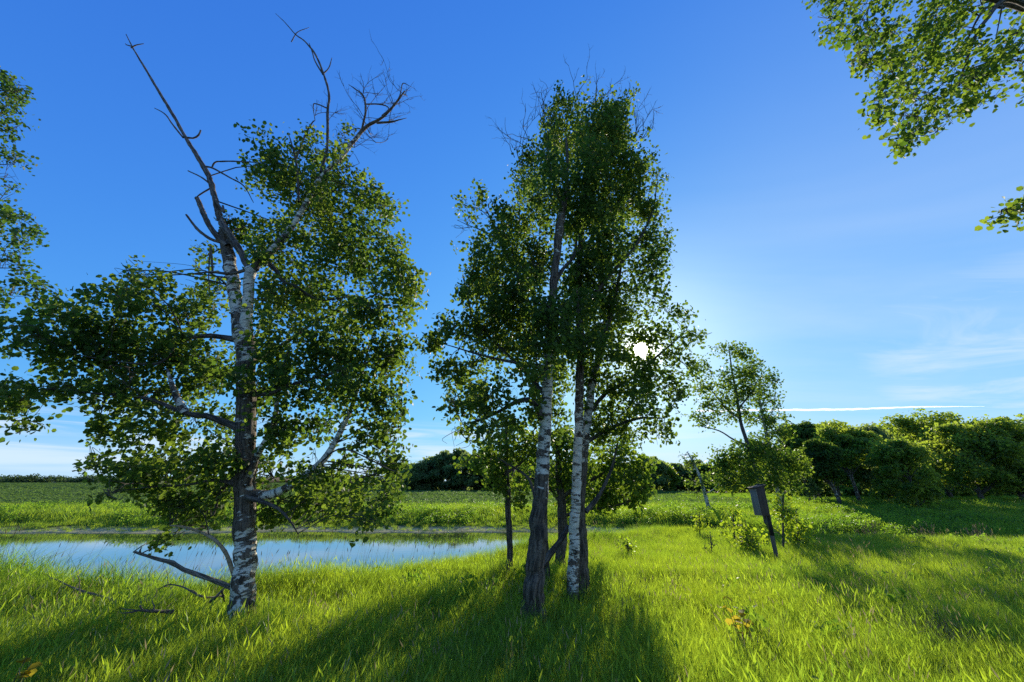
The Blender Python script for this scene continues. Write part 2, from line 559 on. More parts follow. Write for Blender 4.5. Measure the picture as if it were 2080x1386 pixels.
# ------------------------------------------------------------------ grass and crops (geometry-node scatter)
def blade_clump(n, spread, h0, h1, w0, w1, lean, segs=4, head=0.0):
    g = Geo()
    for _ in range(n):
        a = rng.uniform(0, 6.283)
        r = spread * math.sqrt(rng.random())
        base = np.array((r * math.cos(a), r * math.sin(a), -.03))
        h = rng.uniform(h0, h1)
        w = rng.uniform(w0, w1)
        la = rng.uniform(0, 6.283)
        ld = np.array((math.cos(la), math.sin(la), 0))
        ln = h * rng.uniform(.15, lean)
        fa = rng.uniform(0, 6.283)
        sd = np.array((math.cos(fa), math.sin(fa), 0))
        tt = np.linspace(0, 1, segs + 1)
        mid = base + ld * (ln * tt[:, None] ** 2) + np.array((0, 0, 1)) * (h * (tt - .18 * lean * tt ** 3))[:, None]
        ww = w * .5 * np.clip(1.05 - tt ** 1.6, .0, 1)
        L_, R_ = mid[:-1] - sd * ww[:-1, None], mid[:-1] + sd * ww[:-1, None]
        V = np.vstack([np.stack([L_, R_], 1).reshape(-1, 3), mid[-1:]])
        q = np.array([[2 * i, 2 * i + 1, 2 * i + 3, 2 * i + 2] for i in range(segs - 1)])
        tr = np.array([[2 * segs - 2, 2 * segs - 1, 2 * segs]])
        g.add(V, [q, tr], tint=np.full(len(V), rng.random()))
        if head > 0 and rng.random() < head:
            top = mid[-1]
            d = unit(mid[-1] - mid[-2])
            s2 = np.cross(d, (0.3, .9, .1))
            k = np.array([top, top + d * .03 + s2 * .006, top + d * .09, top + d * .03 - s2 * .006])
            g.add(k, [np.array([[0, 1, 2, 3]])], tint=np.full(4, .5))
    return g


def leaf_clump(n, rx, h, size, quad=True):
    g = Geo()
    C = rng.normal(0, 1, (n, 3))
    C = unit(C) * (rng.random((n, 1)) ** .4)
    C = C * (rx, rx, h * .5) + (0, 0, h * .5)
    leaves_mesh(g, C, size * rng.uniform(.7, 1.3, n), leaf_frames(C, .1, .8), QUAD_T if quad else LEAF_T, QUAD_F if quad else LEAF_F)
    return g


def source(prefix, geos, mat):
    c = bpy.data.collections.new(prefix + '_sources')
    for k, g in enumerate(geos):
        me = g.mesh()
        me.materials.append(mat)
        c.objects.link(bpy.data.objects.new('%s_%02d' % (prefix, k), me))
    return c


def scatter(name, P, coll, npick, scale, tilt=.12):
    n = len(P)
    rotv = np.stack([rng.normal(0, tilt, n), rng.normal(0, tilt, n), rng.uniform(0, 6.283, n)], 1)
    scl = np.stack([scale, scale, scale], 1) if np.ndim(scale) == 1 else scale
    me = mesh_from(P, [], name, attrs={'rotv': ('FLOAT_VECTOR', rotv), 'scl': ('FLOAT_VECTOR', scl)})
    a = me.attributes.new('pick', 'INT', 'POINT')
    a.data.foreach_set('value', rng.integers(0, npick, n).astype(np.int32))
    o = link(name, me)
    ng = bpy.data.node_groups.new(name + '_scatter', 'GeometryNodeTree')
    ng.interface.new_socket('Geometry', in_out='INPUT', socket_type='NodeSocketGeometry')
    ng.interface.new_socket('Geometry', in_out='OUTPUT', socket_type='NodeSocketGeometry')
    N = ng.nodes.new
    gi, go = N('NodeGroupInput'), N('NodeGroupOutput')
    ci = N('GeometryNodeCollectionInfo')
    ci.inputs['Collection'].default_value = coll
    ci.inputs['Separate Children'].default_value = True
    ci.inputs['Reset Children'].default_value = True
    ip = N('GeometryNodeInstanceOnPoints')
    ip.inputs['Pick Instance'].default_value = True
    for k, ty, sock in (('pick', 'INT', 'Instance Index'), ('rotv', 'FLOAT_VECTOR', 'Rotation'), ('scl', 'FLOAT_VECTOR', 'Scale')):
        na = N('GeometryNodeInputNamedAttribute')
        na.data_type = ty
        na.inputs['Name'].default_value = k
        ng.links.new(na.outputs['Attribute'], ip.inputs[sock])
    ng.links.new(gi.outputs[0], ip.inputs['Points'])
    ng.links.new(ci.outputs[0], ip.inputs['Instance'])
    ng.links.new(ip.outputs[0], go.inputs[0])
    md = o.modifiers.new('scatter', 'NODES')
    md.node_group = ng
    return o


def spots(y0, y1, dens, wedge=1.62, pad=2.0, xlo=-1e9, xhi=1e9):
    xm = wedge * y1 + pad
    lo, hi = max(-xm, xlo), min(xm, xhi)
    n = int((hi - lo) * (y1 - y0) * dens)
    X = rng.uniform(lo, hi, n)
    Y = rng.uniform(y0, y1, n)
    k = np.abs(X) < wedge * Y + pad
    X, Y = X[k], Y[k]
    return np.stack([X, Y, ground(X, Y)], 1)


fine = source('grass_clump', [blade_clump(46, .13, .13, .31, .0022, .0043, .40, 3, .08) for _ in range(10)], M_grass)
wide = source('wide_grass_clump', [blade_clump(40, .20, .13, .31, .004, .0075, .42, 3) for _ in range(8)], M_grass)
lush = source('tall_grass_clump', [blade_clump(30, .20, .40, .82, .006, .011, .80, 5) for _ in range(8)], M_lush)
bank = source('bank_grass_clump', [blade_clump(30, .45, .25, .6, .02, .04, .7, 3) for _ in range(8)], M_grass)
slope = source('slope_grass_clump', [blade_clump(30, .7, .25, .6, .04, .07, .7, 3) for _ in range(8)], M_lush)
crops = source('crop_plant', [leaf_clump(60, .42, .42, .15) for _ in range(8)], M_crop)
weeds = source('weed_clump', [leaf_clump(110, .55, .75, .10) for _ in range(6)], M_lush)

P = np.vstack([spots(2.3, 5.5, 135), spots(5.5, 9, 100)])
P = P[P[:, 2] > -.55]
P = P[rng.random(len(P)) < .72 + .28 * np.clip(.5 + wob(P[:, 0] * 1.7, P[:, 1] * 1.5), 0, 1)]
pn = .5 + .5 * np.sin(P[:, 0] * 1.3 + np.sin(P[:, 1] * .9)) * np.sin(P[:, 1] * 1.7 + np.sin(P[:, 0] * .8))
tag(scatter('meadow_grass', P, fine, 10, (.85 + .45 * pn) * rng.uniform(.75, 1.25, len(P))), kind='stuff')
P = spots(8.6, 19, 55)
P = P[P[:, 2] > -.55]
tag(scatter('outer_meadow_grass', P, wide, 8, rng.uniform(.8, 1.25, len(P))), kind='stuff')
# rank grass on the near bank of the pond
P = spots(5.0, 17, 34, 1.7, 2.0, -30, 6)
ns_ = np.interp(P[:, 0], NEAR_X, NEAR_Y)
P = P[(P[:, 1] > ns_ - 1.9) & (P[:, 1] < ns_ + .4) & (P[:, 2] > -.75)]
s_ = np.where(P[:, 0] < -6.0, 1.05, .66) * rng.uniform(.7, 1.15, len(P))
tag(scatter('bank_grass', P, lush, 8, s_, .2), kind='stuff')
# dry stalks, seed heads and broad-leaved herbs mixed into the meadow
dry = source('dry_grass_clump', [blade_clump(7, .12, .25, .50, .0025, .004, .35, 3, .8) for _ in range(8)], M_straw)
P = np.vstack([spots(2.5, 9, 5.0), spots(9, 16, 3.0)])
P = P[(P[:, 2] > -.3) & (wob(P[:, 0] * .5 + 2, P[:, 1] * .6) > -.25)]
tag(scatter('meadow_straw', P, dry, 8, rng.uniform(.7, 1.15, len(P))), kind='stuff')
herb = source('herb_clump', [leaf_clump(26, .13, .30, .055, False) for _ in range(8)], M_lush)
P = spots(2.5, 15, 1.5)
P = P[(P[:, 2] > -.3) & (wob(P[:, 0] * .45 + 7, P[:, 1] * .5) > .15)]
tag(scatter('meadow_herbs', P, herb, 8, rng.uniform(.7, 1.3, len(P))), kind='stuff')
# far bank
P = spots(17, 36, 11, 1.5, 3)
fs_ = np.interp(P[:, 0], FAR_X, FAR_Y)
q = rng.random(len(P))
P = P[(P[:, 1] > fs_ + .35) & (P[:, 2] > -.56) & (q < .8 + .2 * sstep(.8, 2.4, P[:, 1] - fs_))]
tag(scatter('far_bank_grass', P, bank, 8, rng.uniform(.45, 1.1, len(P)) * (.34 + .66 * sstep(-.50, -.15, P[:, 2]))), kind='stuff')
P = spots(20, 35, 3.4, 1.5, 3)
fs_ = np.interp(P[:, 0], FAR_X, FAR_Y)
k = (wob(P[:, 0] * .6, P[:, 1] * .8) > .0) & (P[:, 1] > fs_ + 2.0)
P = P[k]
tag(scatter('far_bank_weeds', P, weeds, 6, rng.uniform(.4, .95, len(P))), kind='stuff')
P = spots(20, 75, 3.6, 1.5, 4, 12, 110)
tag(scatter('wood_edge_grass', P, slope, 8, rng.uniform(.5, 1.1, len(P))), kind='stuff')
P = np.vstack([spots(34, 70, 3.0, 1.45, 3, -110, 26), spots(70, 128, .9, 1.45, 3, -190, 46)])
P = P[P[:, 0] < 14 + .27 * P[:, 1]]
sc = rng.uniform(.7, 1.15, len(P)) * np.where(P[:, 1] > 70, 1.5, 1.0)
tag(scatter('field_crop', P, crops, 8, sc), kind='stuff')
P = spots(128, 380, .10, 1.45, 3, -560, 20)
tag(scatter('distant_crop', P, crops, 8, np.stack([rng.uniform(3, 5, len(P)), rng.uniform(3, 5, len(P)), rng.uniform(1.2, 2.2, len(P))], 1)), kind='stuff')


# ------------------------------------------------------------------ trees
class Tree:
    def __init__(self, name, base, label, cat='tree', group=None):
        self.root = empty(name, tuple(base))
        tag(self.root, label, cat, group)
        self.base = np.asarray(base, float)
        self.skel = []
        self.thin = 1.0
        self.twigs = Geo()
        self.leaf_c, self.leaf_s = [], []

    def stem(self, pts, Y, mat, name='limb', sides=9, age=(0, 0), ridge=0.0, knob=.03, per=.10, skel=True, label=None, thin=None):
        """pts: (u, v, width_px[, dY]) along the stem; width in photo pixels"""
        W_, R_ = [], []
        thin = self.thin if thin is None else thin
        for q in pts:
            y = Y + (q[3] if len(q) > 3 else 0.0)
            W_.append(at(q[0], q[1], y))
            R_.append(q[2] * thin * .5 * depth(q[0], q[1], y) / FPX / math.hypot(1, (q[0] - 1040) / FPX))
        return self.stem3(np.array(W_), np.array(R_), mat, name, sides, age, ridge, knob, per, skel, label)

    def stem3(self, P, R_, mat, name='limb', sides=9, age=(0, 0), ridge=0.0, knob=.03, per=.10, skel=True, label=None):
        L = np.linalg.norm(np.diff(P, axis=0), axis=1).sum()
        n = max(6, int(L / per))
        C = catmull(P, n)
        r = np.interp(np.linspace(0, len(P) - 1, n), np.arange(len(P)), R_)
        ag = np.interp(np.linspace(0, 1, n), np.linspace(0, 1, len(age)), age)
        w = rng.normal(0, 1, C.shape)
        w[1:-1] = (w[:-2] + w[1:-1] + w[2:]) / 3
        w[0] = 0
        C = C + w * r[:, None] * .14
        g = Geo()
        tube(g, C, np.maximum(r, .0015), sides, ag, ridge, knob)
        o = link(name, g.mesh(self.base, True), mat, self.root)
        if label:
            o['label'] = label
        if skel:
            self.skel.append(np.hstack([C, r[:, None]]))
        return C, r

    def bare(self, p, d, length, r, level=2, spread=.75, up=.25):
        """leafless twig with side twigs"""
        n = max(4, int(length / .07))
        C = [np.array(p, float)]
        d = unit(np.array(d, float))
        for i in range(n):
            d = unit(d + rng.normal(0, .15, 3) + np.array((0, 0, up * .12)))
            C.append(C[-1] + d * length / n)
        C = np.array(C)
        tube(self.twigs, C, np.linspace(r, r * .35, len(C)), 4, cap=False)
        if level > 0:
            for k in range(rng.integers(2, 5)):
                i = rng.integers(len(C) // 4, len(C))
                dd = unit(unit(C[i] - C[i - 1]) + rng.normal(0, spread, 3))
                self.bare(C[i], dd, length * rng.uniform(.25, .55), r * .6, level - 1, spread, up)

    def crown(self, blobs, Y, leaf=.067, per=13, dens=1.0, twig_r=.0032, deep=1.25, hole=None, spacing=.20, lai=1.8, hang=.5, fill=1, per_k=1.5):
        lai = lai * dens
        per = per * per_k
        S = np.vstack(self.skel)
        more = []
        for b in blobs:
            b = tuple(b) + (0.0,) * (5 - len(b)) + ((1.0,) if len(b) < 6 else ())
            for _ in range(fill):
                more.append((b[0] + rng.normal(0, .42) * b[2], b[1] + rng.normal(0, .38) * b[3], b[2] * rng.uniform(.6, .9), b[3] * rng.uniform(.6, .9),
                             b[4] + rng.uniform(-.8, .8), b[5] * .8))
        for b in list(blobs) + more:
            u, v, rx, ry = b[:4]
            dY = b[4] if len(b) > 4 else 0.0
            dn = b[5] if len(b) > 5 else 1.0
            tz = depth(u, v, Y + dY)
            C = at(u, v, Y + dY)
            el_ = math.atan2(C[2] - CAM[2], math.hypot(C[0], C[1]))
            Rx = rx * tz / FPX
            Rz = ry * tz / FPX / max(.55, math.cos(el_))
            Ry = deep * (.5 * Rx + .5 * Rz)
            # the branch that carries this part of the crown
            D = C[None] - S[:, :3]
            cost = np.linalg.norm(D, axis=1) + hang * np.maximum(0, .15 - D[:, 2])
            j = int(np.argmin(cost))
            p0 = S[j, :3]
            dist = np.linalg.norm(C - p0)
            lr = min(S[j, 3] * .55, .006 + .006 * dist)
            mid = (p0 + C) / 2 + np.array((0, 0, .10 * dist)) + rng.normal(0, .06 * dist, 3)
            tip = C + (C - p0) * .25 * rng.random()
            L = catmull(np.array([p0, mid, C, tip]), max(6, int(dist / .12)))
            tube(self.twigs, L, np.linspace(lr, twig_r, len(L)), 5, cap=False)
            n = max(4, int(dn * lai * math.pi * Rx * Rz / (.42 * leaf * leaf * per)))
            # finer branches inside this part of the crown
            arms = [L[len(L) // 3:]]
            for _ in range(5):
                e = C + unit(rng.normal(0, 1, 3)) * (Rx, Ry, Rz) * rng.uniform(.6, 1.0)
                a = L[rng.integers(len(L) // 3, len(L))]
                K = catmull(np.array([a, (a + e) / 2 + rng.normal(0, .08, 3) + (0, 0, .05), e]), 9)
                tube(self.twigs, K, np.linspace(twig_r * 1.5, twig_r * .7, 9), 4, cap=False)
                arms.append(K)
            arms = np.vstack(arms)
            Q = unit(rng.normal(0, 1, (n, 3))) * (rng.random((n, 1)) ** .36 * rng.uniform(.85, 1.28, (n, 1))) * (Rx, Ry, Rz) + C
            Q = Q[wob(Q[:, 0] * 2.6 + Q[:, 2] * 1.7, Q[:, 1] * 2.2 + Q[:, 2] * 2.9) > -.5]
            for q in Q:
                a = arms[int(np.argmin(np.linalg.norm(arms - q, axis=1) + rng.uniform(0, .15, len(arms))))]
                K = np.array([a, (a + q) / 2 + rng.normal(0, .03, 3) + (0, 0, .03), q])
                tube(self.twigs, K, np.linspace(twig_r * .7, .0011, 3), 3, cap=False)
                m_ = max(4, int(per * rng.uniform(.6, 1.4)))
                tt = 1 - np.minimum(rng.exponential(.22, m_), .95)
                base = a + (q - a) * tt[:, None]
                self.leaf_c.append(base + rng.normal(0, .070, (m_, 3)) * (leaf / .06))
                self.leaf_s.append(leaf * rng.uniform(.6, 1.3, m_))

    def finish(self, mat, singles=0, hole=None, template=LEAF_T, tfaces=LEAF_F, droop=.6, twig=True):
        if self.twigs.n and twig:
            tag(link('twigs', self.twigs.mesh(self.base), M_twig, self.root), kind='stuff')
        if not self.leaf_c:
            return
        C, s = np.concatenate(self.leaf_c), np.concatenate(self.leaf_s)
        if hole is not None:
            d = unit(C - CAM)
            ang_ = np.degrees(np.arccos(np.clip(d @ SUN, -1, 1)))
            k = ang_ > hole * (1 + .12 * np.sin(5 * np.arctan2(d[:, 0] - SUN[0], d[:, 2] - SUN[2])))
            C, s = C[k], s[k]
        fr = leaf_frames(C, droop)
        if singles:
            # the leaves that show largest are parts of their own
            dd = np.linalg.norm(C - CAM, axis=1)
            view = (C - CAM) @ np.array((0, CP, SP))
            side = np.abs(C[:, 0] - CAM[0]) / np.maximum(view, .1)
            dd = np.where(side > 1.36, 1e3, dd / s)
            order = np.argsort(dd)[:singles]
            mes = []
            for k in range(4):
                g = Geo()
                T = LEAF_T * (1 + .12 * (k - 1.5), 1, 1 + .4 * k)
                g.add(T, LEAF_F, tint=np.full(len(T), k / 3.0))
                me = g.mesh()
                me.materials.append(mat)
                mes.append(me)
            from mathutils import Matrix
            for q, i in enumerate(order):
                o = bpy.data.objects.new('leaf', mes[q % 4])
                COL.objects.link(o)
                o.parent = self.root
                sx, d_, nn = fr[0][i] * s[i], fr[1][i] * s[i], fr[2][i] * s[i]
                c = C[i] - self.base
                o.matrix_local = Matrix(((sx[0], d_[0], nn[0], c[0]), (sx[1], d_[1], nn[1], c[1]),
                                         (sx[2], d_[2], nn[2], c[2]), (0, 0, 0, 1)))
            keep = np.ones(len(C), bool)
            keep[order] = False
            C, s = C[keep], s[keep]
            fr = tuple(f[keep] for f in fr)
        g = Geo()
        leaves_mesh(g, C, s, fr, template, tfaces)
        tag(link('leaves', g.mesh(self.base), mat, self.root), kind='stuff')


def gz(p):
    return np.array((p[0], p[1], float(ground(p[0], p[1])) - .05))


# ---- the old aspen on the left with a dead top
Y = 5.9
b0 = on(493, 1240, .15)
T = Tree('aspen_tree', gz((b0[0], Y, 0)), 'old white-trunked aspen on the left with bare dead branches at its top')
T.stem([(494, 1300, 76), (493, 1240, 58), (496, 1180, 50), (497, 1100, 47), (497, 1000, 45), (499, 900, 42), (500, 800, 40),
        (496, 700, 42), (491, 640, 44)], Y, M_bark, 'trunk', 40, (.95, .66, .50, .46, .62, .66, .70, .62, .50, .70), .05, .012, .06)
T.stem([(489, 665, 33), (478, 600, 29, .03), (468, 545, 28, .05), (458, 480, 26, .08), (452, 472, 20, .1)], Y, M_bark, 'stem', 28,
       (.55, .35, .55, .9, .95), .05, .03, .05)
T.stem([(497, 665, 28, -.05), (503, 620, 24, -.1), (506, 570, 24, -.12), (510, 548, 25, -.1)], Y, M_bark, 'stem', 24,
       (.25, .15, .15, .5), .02, .02, .05)
T.stem([(507, 556, 22, -.1), (525, 535, 20, -.1), (560, 500, 17, -.1), (592, 462, 14, -.05), (615, 425, 12), (650, 365, 11, .1), (690, 322, 10, .1),
        (720, 285, 8.5, .1), (745, 258, 7.5, .1), (775, 240, 5.5), (800, 215, 5), (822, 185, 2.5)], Y, M_bark, 'limb', 18,
       (.95, .75, .5, .45, .45, .5, .45, .6, .7, .9, .9, .9), .02, .03, .06)
# dead spar to the upper left
T.stem([(508, 556, 15, -.1), (488, 510, 15, -.1), (462, 470, 17, -.1), (445, 440, 15), (436, 400, 13), (425, 360, 13), (405, 325, 11), (380, 285, 9),
        (352, 235, 7.5), (325, 190, 7), (300, 148, 5.5), (282, 118, 4.5), (270, 98, 3.5), (256, 70, 2)], Y, M_dead, 'dead_branch', 10, (.9, .9), .0, .06, .07)
for pts in (
    [(462, 500, 14), (440, 480, 13), (420, 450, 13), (408, 420, 12), (400, 402, 11)],
    [(448, 492, 8), (425, 484, 8), (400, 465, 7), (378, 436, 5)],
    [(436, 405, 6, -.05), (450, 425, 6, -.1), (455, 432, 6, -.1), (452, 418, 5, -.1)],
    [(430, 378, 5), (412, 362, 4), (382, 347, 3)],
    [(432, 380, 4), (410, 393, 4), (398, 402, 3)],
    [(412, 338, 5), (432, 342, 4.5), (465, 360, 4), (495, 378, 3), (515, 412, 1.5)],
    [(430, 342, 4), (437, 330, 4), (455, 328, 4), (500, 329, 3), (540, 332, 1.5)],
    [(374, 279, 5), (392, 281, 4.5), (403, 275, 4.5), (408, 265, 4)],
    [(372, 280, 4), (352, 255, 4), (335, 232, 3), (314, 220, 2)],
    [(270, 95, 4), (258, 92, 2.5), (255, 89, 2)], [(266, 98, 4), (276, 92, 3), (292, 89, 2)],
    [(500, 548, 9, -.15), (470, 556, 8, -.2), (430, 553, 6, -.25), (392, 556, 3, -.3)],
    [(432, 555, 5, -.2), (428, 500, 4, -.2), (424, 560, 3, -.2), (427, 600, 2, -.2)],
    [(505, 545, 9, -.05), (492, 520, 9), (476, 500, 8), (462, 488, 9)],
    # tall dead poles over the crown
    [(652, 350, 7, .1), (664, 300, 6), (666, 225, 5.5), (668, 190, 5), (655, 145, 4.5), (640, 110, 4), (620, 85, 3), (600, 70, 2.5), (578, 45, 1.8), (560, 28, 1)],
    [(655, 150, 3.5), (640, 125, 3), (634, 105, 2.5), (628, 88, 1.5)], [(655, 152, 3), (668, 138, 2.5), (674, 118, 1.4)],
    [(664, 220, 3), (645, 212, 2.5), (636, 214, 2.5), (640, 245, 1.5)],
    [(592, 85, 2.5), (604, 66, 2), (628, 56, 1)],
    [(607, 410, 6), (604, 350, 5), (598, 315, 5), (590, 285, 3), (585, 270, 2)],
    [(600, 325, 5), (618, 280, 4.5), (634, 250, 3.5), (640, 245, 1.5)],
    [(735, 265, 5, .1), (742, 225, 4), (738, 195, 3.5), (720, 180, 2.5), (708, 172, 1)],
    [(740, 212, 3), (770, 212, 3), (790, 220, 2), (775, 235, 1.5)],
    [(765, 250, 5), (795, 248, 4), (810, 244, 2.5), (826, 240, 1)],
    [(796, 222, 3), (812, 195, 2.5), (818, 170, 2), (832, 175, 1)],
):
    T.stem(pts, Y, M_dead, 'dead_branch', 7, (.95, .95), 0, .06, .06, skel=False)
for (u, v, n) in ((740, 200, 3), (738, 190, 3), (800, 215, 4), (818, 190, 4), (770, 212, 3), (742, 240, 3), (790, 245, 3), (750, 270, 4), (764, 290, 3), (666, 250, 2), (640, 235, 2),
                  (500, 329, 2), (690, 280, 2), (720, 300, 3)):
    for _ in range(n):
        T.bare(at(u, v, Y + .1), (rng.normal(.15, .5), rng.normal(0, .5), rng.uniform(.1, 1)), rng.uniform(.35, .8), .0075, 2, .7)
# living limbs
T.stem([(480, 690, 16), (450, 685, 13), (420, 683, 12), (385, 687, 11, -.1), (355, 704, 10, -.2), (335, 730, 9, -.3), (310, 740, 7, -.4), (240, 735, 5, -.5), (150, 720, 3, -.7)], Y, M_dark, 'limb', 10, (.8, .9, .9))
T.stem([(488, 1012, 26), (520, 1008, 24, -.05), (570, 998, 20, -.1), (620, 967, 17, -.1), (660, 930, 15), (688, 885, 13, .1), (708, 840, 10, .2), (730, 780, 7, .2), (750, 700, 4, .2)], Y, M_bark, 'limb', 12, (.75, .5, .35, .35, .4, .6), .02)
T.stem([(503, 985, 15, .2), (570, 975, 11, 1.2), (650, 985, 8, 2.2), (720, 975, 6, 2.9), (790, 955, 3, 3.2)], Y, M_dark, 'limb', 9, (.7, .9))  # rear limb added to carry the set-back leaves that shade the grass
T.stem([(500, 985, 20, -.1), (520, 930, 16, -.15), (543, 890, 14, -.2), (560, 840, 11, -.2), (566, 780, 7, -.2), (590, 700, 4, -.1)], Y, M_bark, 'limb', 10, (.7, .45, .6, .8))
T.stem([(500, 880, 22), (465, 862, 18, -.1), (420, 845, 15, -.2), (372, 838, 13, -.3), (300, 810, 9, -.4), (200, 800, 6, -.5), (90, 790, 3, -.6)], Y, M_dark, 'limb', 10, (.7, .7, .9))
T.stem([(375, 838, 22, -.3), (365, 820, 20, -.35), (352, 790, 14, -.4), (340, 750, 6, -.4)], Y, M_bark, 'limb', 10, (.5, .6))
T.stem([(486, 965, 13), (460, 985, 10), (442, 1010, 8, .1), (436, 1040, 6, .1), (428, 1050, 3, .1)], Y, M_dark, 'limb', 8, (.9, .9))
T.stem([(480, 985, 14), (440, 975, 9, -.1), (380, 985, 6, -.2), (300, 990, 4, -.3), (230, 1000, 2, -.3)], Y, M_dark, 'limb', 8, (.8, .9))
T.stem([(498, 1010, 12, -.15), (560, 1030, 8, -.2), (590, 1060, 5, -.2), (605, 1085, 2.5, -.2)], Y, M_dark, 'limb', 8, (.8, .9))
T.stem([(545, 535, 12, -.05), (560, 550, 9, -.1), (575, 572, 8, -.1), (600, 582, 7, -.1), (650, 610, 4, .1), (720, 600, 3, .2)], Y, M_dark, 'limb', 8, (.8, .9))
T.stem([(505, 720, 22, .0), (535, 725, 14, .2), (590, 690, 9, .4), (650, 650, 6, .5), (760, 600, 3, .5)], Y, M_dark, 'limb', 8, (.7, .8))
T.stem([(503, 800, 16), (545, 800, 10, -.2), (600, 780, 7, -.3), (700, 750, 4, -.2), (800, 720, 2, -.1)], Y, M_dark, 'limb', 8, (.7, .8))
T.stem([(478, 1180, 10), (466, 1140, 10, -.05), (455, 1118, 9, -.1), (432, 1093, 8, -.1), (400, 1078, 7), (370, 1070, 6), (345, 1068, 4)], Y, M_tan, 'crooked_limb', 10, (.35, .3, .3), 0, .05,
       label='bare tan crooked limb low on the trunk')
T.stem([(488, 1202, 12), (462, 1190, 12, -.05), (425, 1176, 11, -.1), (372, 1157, 10, -.15), (350, 1143, 12, -.15), (330, 1138, 9, -.15), (300, 1130, 8, -.15), (272, 1121, 6, -.15)], Y, M_dry, 'broken_limb', 10, (.9, .9, .45, .9, .8), 0, .08,
       label='dark broken limb reaching left over the grass')
T.stem([(287, 1126, 5, -.15), (284, 1120, 5, -.15), (288, 1112, 2.5, -.15)], Y, M_dead, 'broken_limb', 7, (.9, .9), skel=False)
T.crown([
    (560, 350, 60, 45, .45), (640, 325, 56, 40, .55), (690, 295, 18, 25, .3), (620, 400, 80, 50, .6), (715, 388, 64, 42, .5), (770, 415, 38, 38, .4),
    (690, 455, 90, 58, .6), (492, 462, 38, 28, .5), (560, 475, 45, 32, .7), (600, 530, 90, 50, .6), (735, 520, 80, 65, .3), (800, 550, 42, 58, .2),
    (570, 620, 65, 58, .5), (655, 600, 100, 65, .3), (770, 630, 78, 58, 0), (832, 600, 26, 36, .1), (620, 695, 105, 65, 0), (725, 715, 95, 65, .2),
    (805, 705, 38, 46, .2), (590, 785, 65, 55, -.3), (680, 795, 95, 58, .2), (775, 800, 58, 55, 0), (560, 885, 55, 45, -.2), (628, 872, 45, 26, .3),
    (770, 890, 58, 42, .2), (745, 955, 75, 46, 0), (795, 955, 36, 42, .1), (650, 962, 60, 36, -.2), (555, 955, 55, 45, .5), (600, 1020, 75, 26, .4),
    (720, 1025, 58, 32, -.2), (758, 1050, 30, 22, -.3), (545, 1040, 30, 26, .4), (790, 850, 36, 40, .2),
    (420, 520, 20, 32, .3), (440, 600, 42, 42, .4), (370, 620, 66, 56, 0), (300, 558, 30, 26, -.2), (262, 550, 22, 26, -.2), (275, 600, 48, 36, -.1), (250, 655, 75, 46, -.3),
    (160, 645, 66, 40, -.5), (70, 685, 66, 50, -.6), (140, 715, 82, 50, -.5), (220, 730, 75, 52, -.3), (310, 720, 76, 60, 0), (400, 700, 55, 60, .3),
    (440, 765, 55, 52, .2), (340, 800, 84, 54, 0), (240, 805, 75, 45, -.3), (115, 800, 92, 34, -.5), (35, 820, 44, 32, -.6), (48, 862, 18, 12, -.6),
    (400, 860, 72, 54, .2), (300, 880, 74, 40, -.1), (430, 935, 62, 44, -.2), (340, 948, 72, 38, -.3), (272, 965, 48, 28, -.3), (222, 1003, 32, 10, -.3),
    (205, 878, 16, 14, -.3), (195, 942, 20, 12, -.3), (380, 1010, 62, 34, .4), (440, 1018, 36, 34, .6), (352, 1060, 36, 30, .3), (345, 1095, 16, 16, .3), (400, 1068, 36, 18, .4),
    (530, 700, 30, 40, .6), (530, 820, 30, 40, .6), (455, 870, 40, 40, .5), (480, 930, 30, 30, -.3, .6), (500, 780, 20, 30, -.3, .4), (300, 955, 56, 32, .2), (400, 955, 56, 34, .3), (330, 1010, 46, 22, .4), (420, 1040, 36, 24, .5), (455, 975, 36, 30, .5), (380, 1035, 40, 24, .2), (585, 478, 30, 22, -.3, .5), (640, 372, 36, 26, -.2, .5), (690, 330, 24, 20, -.2, .5), (535, 520, 22, 20, -.2, .4),
    (670, 995, 50, 34, 1.7), (720, 985, 50, 36, 3.0), (775, 965, 42, 40, 3.2), (790, 1015, 36, 30, 2.8), (700, 1035, 46, 24, 1.2), (655, 1030, 36, 20, .8),  # extra low leaf masses set back here to cast shade on the grass
    (700, 1000, 40, 30, 2.8)], Y)
T.finish(M_aspen, 300)

# ---- the clump of aspens in the middle
Y = 6.15
b1 = on(1083, 1235, .12)
T = Tree('aspen_tree', gz((b1[0], Y, 0)), 'nearest and thickest aspen of the middle clump with furrowed dark lower bark')
T.thin = .78
T.stem([(1081, 1290, 78), (1083, 1225, 53), (1086, 1160, 45), (1092, 1090, 44), (1098, 1010, 38), (1104, 930, 34), (1108, 850, 30), (1112, 770, 26), (1117, 690, 24), (1123, 600, 21),
        (1129, 540, 19), (1136, 470, 22), (1142, 430, 18), (1150, 380, 12), (1152, 330, 8), (1150, 280, 5)], Y, M_bark, 'trunk', 40,
       (1.2, 1.2, 1.15, .85, .50, .42, .34, .5, .72, .75, .7, .7, .8, .7), .06, .012, .06)
T.stem([(1100, 850, 18), (1090, 825, 14, -.1), (1070, 812, 13, -.15), (1045, 818, 11, -.2), (1010, 838, 9, -.2), (970, 855, 6, -.3), (940, 862, 3, -.3)], Y, M_dark, 'limb', 10, (.7, .9))
T.stem([(1112, 745, 11), (1050, 738, 8), (980, 722, 6), (905, 700, 2.5)], Y, M_dark, 'limb', 8, (.8, .9))
T.stem([(1105, 800, 13, .1), (1070, 760, 9, .3), (1010, 700, 7, .4), (960, 640, 5, .4), (940, 560, 3, .4)], Y, M_dark, 'limb', 9, (.7, .9))
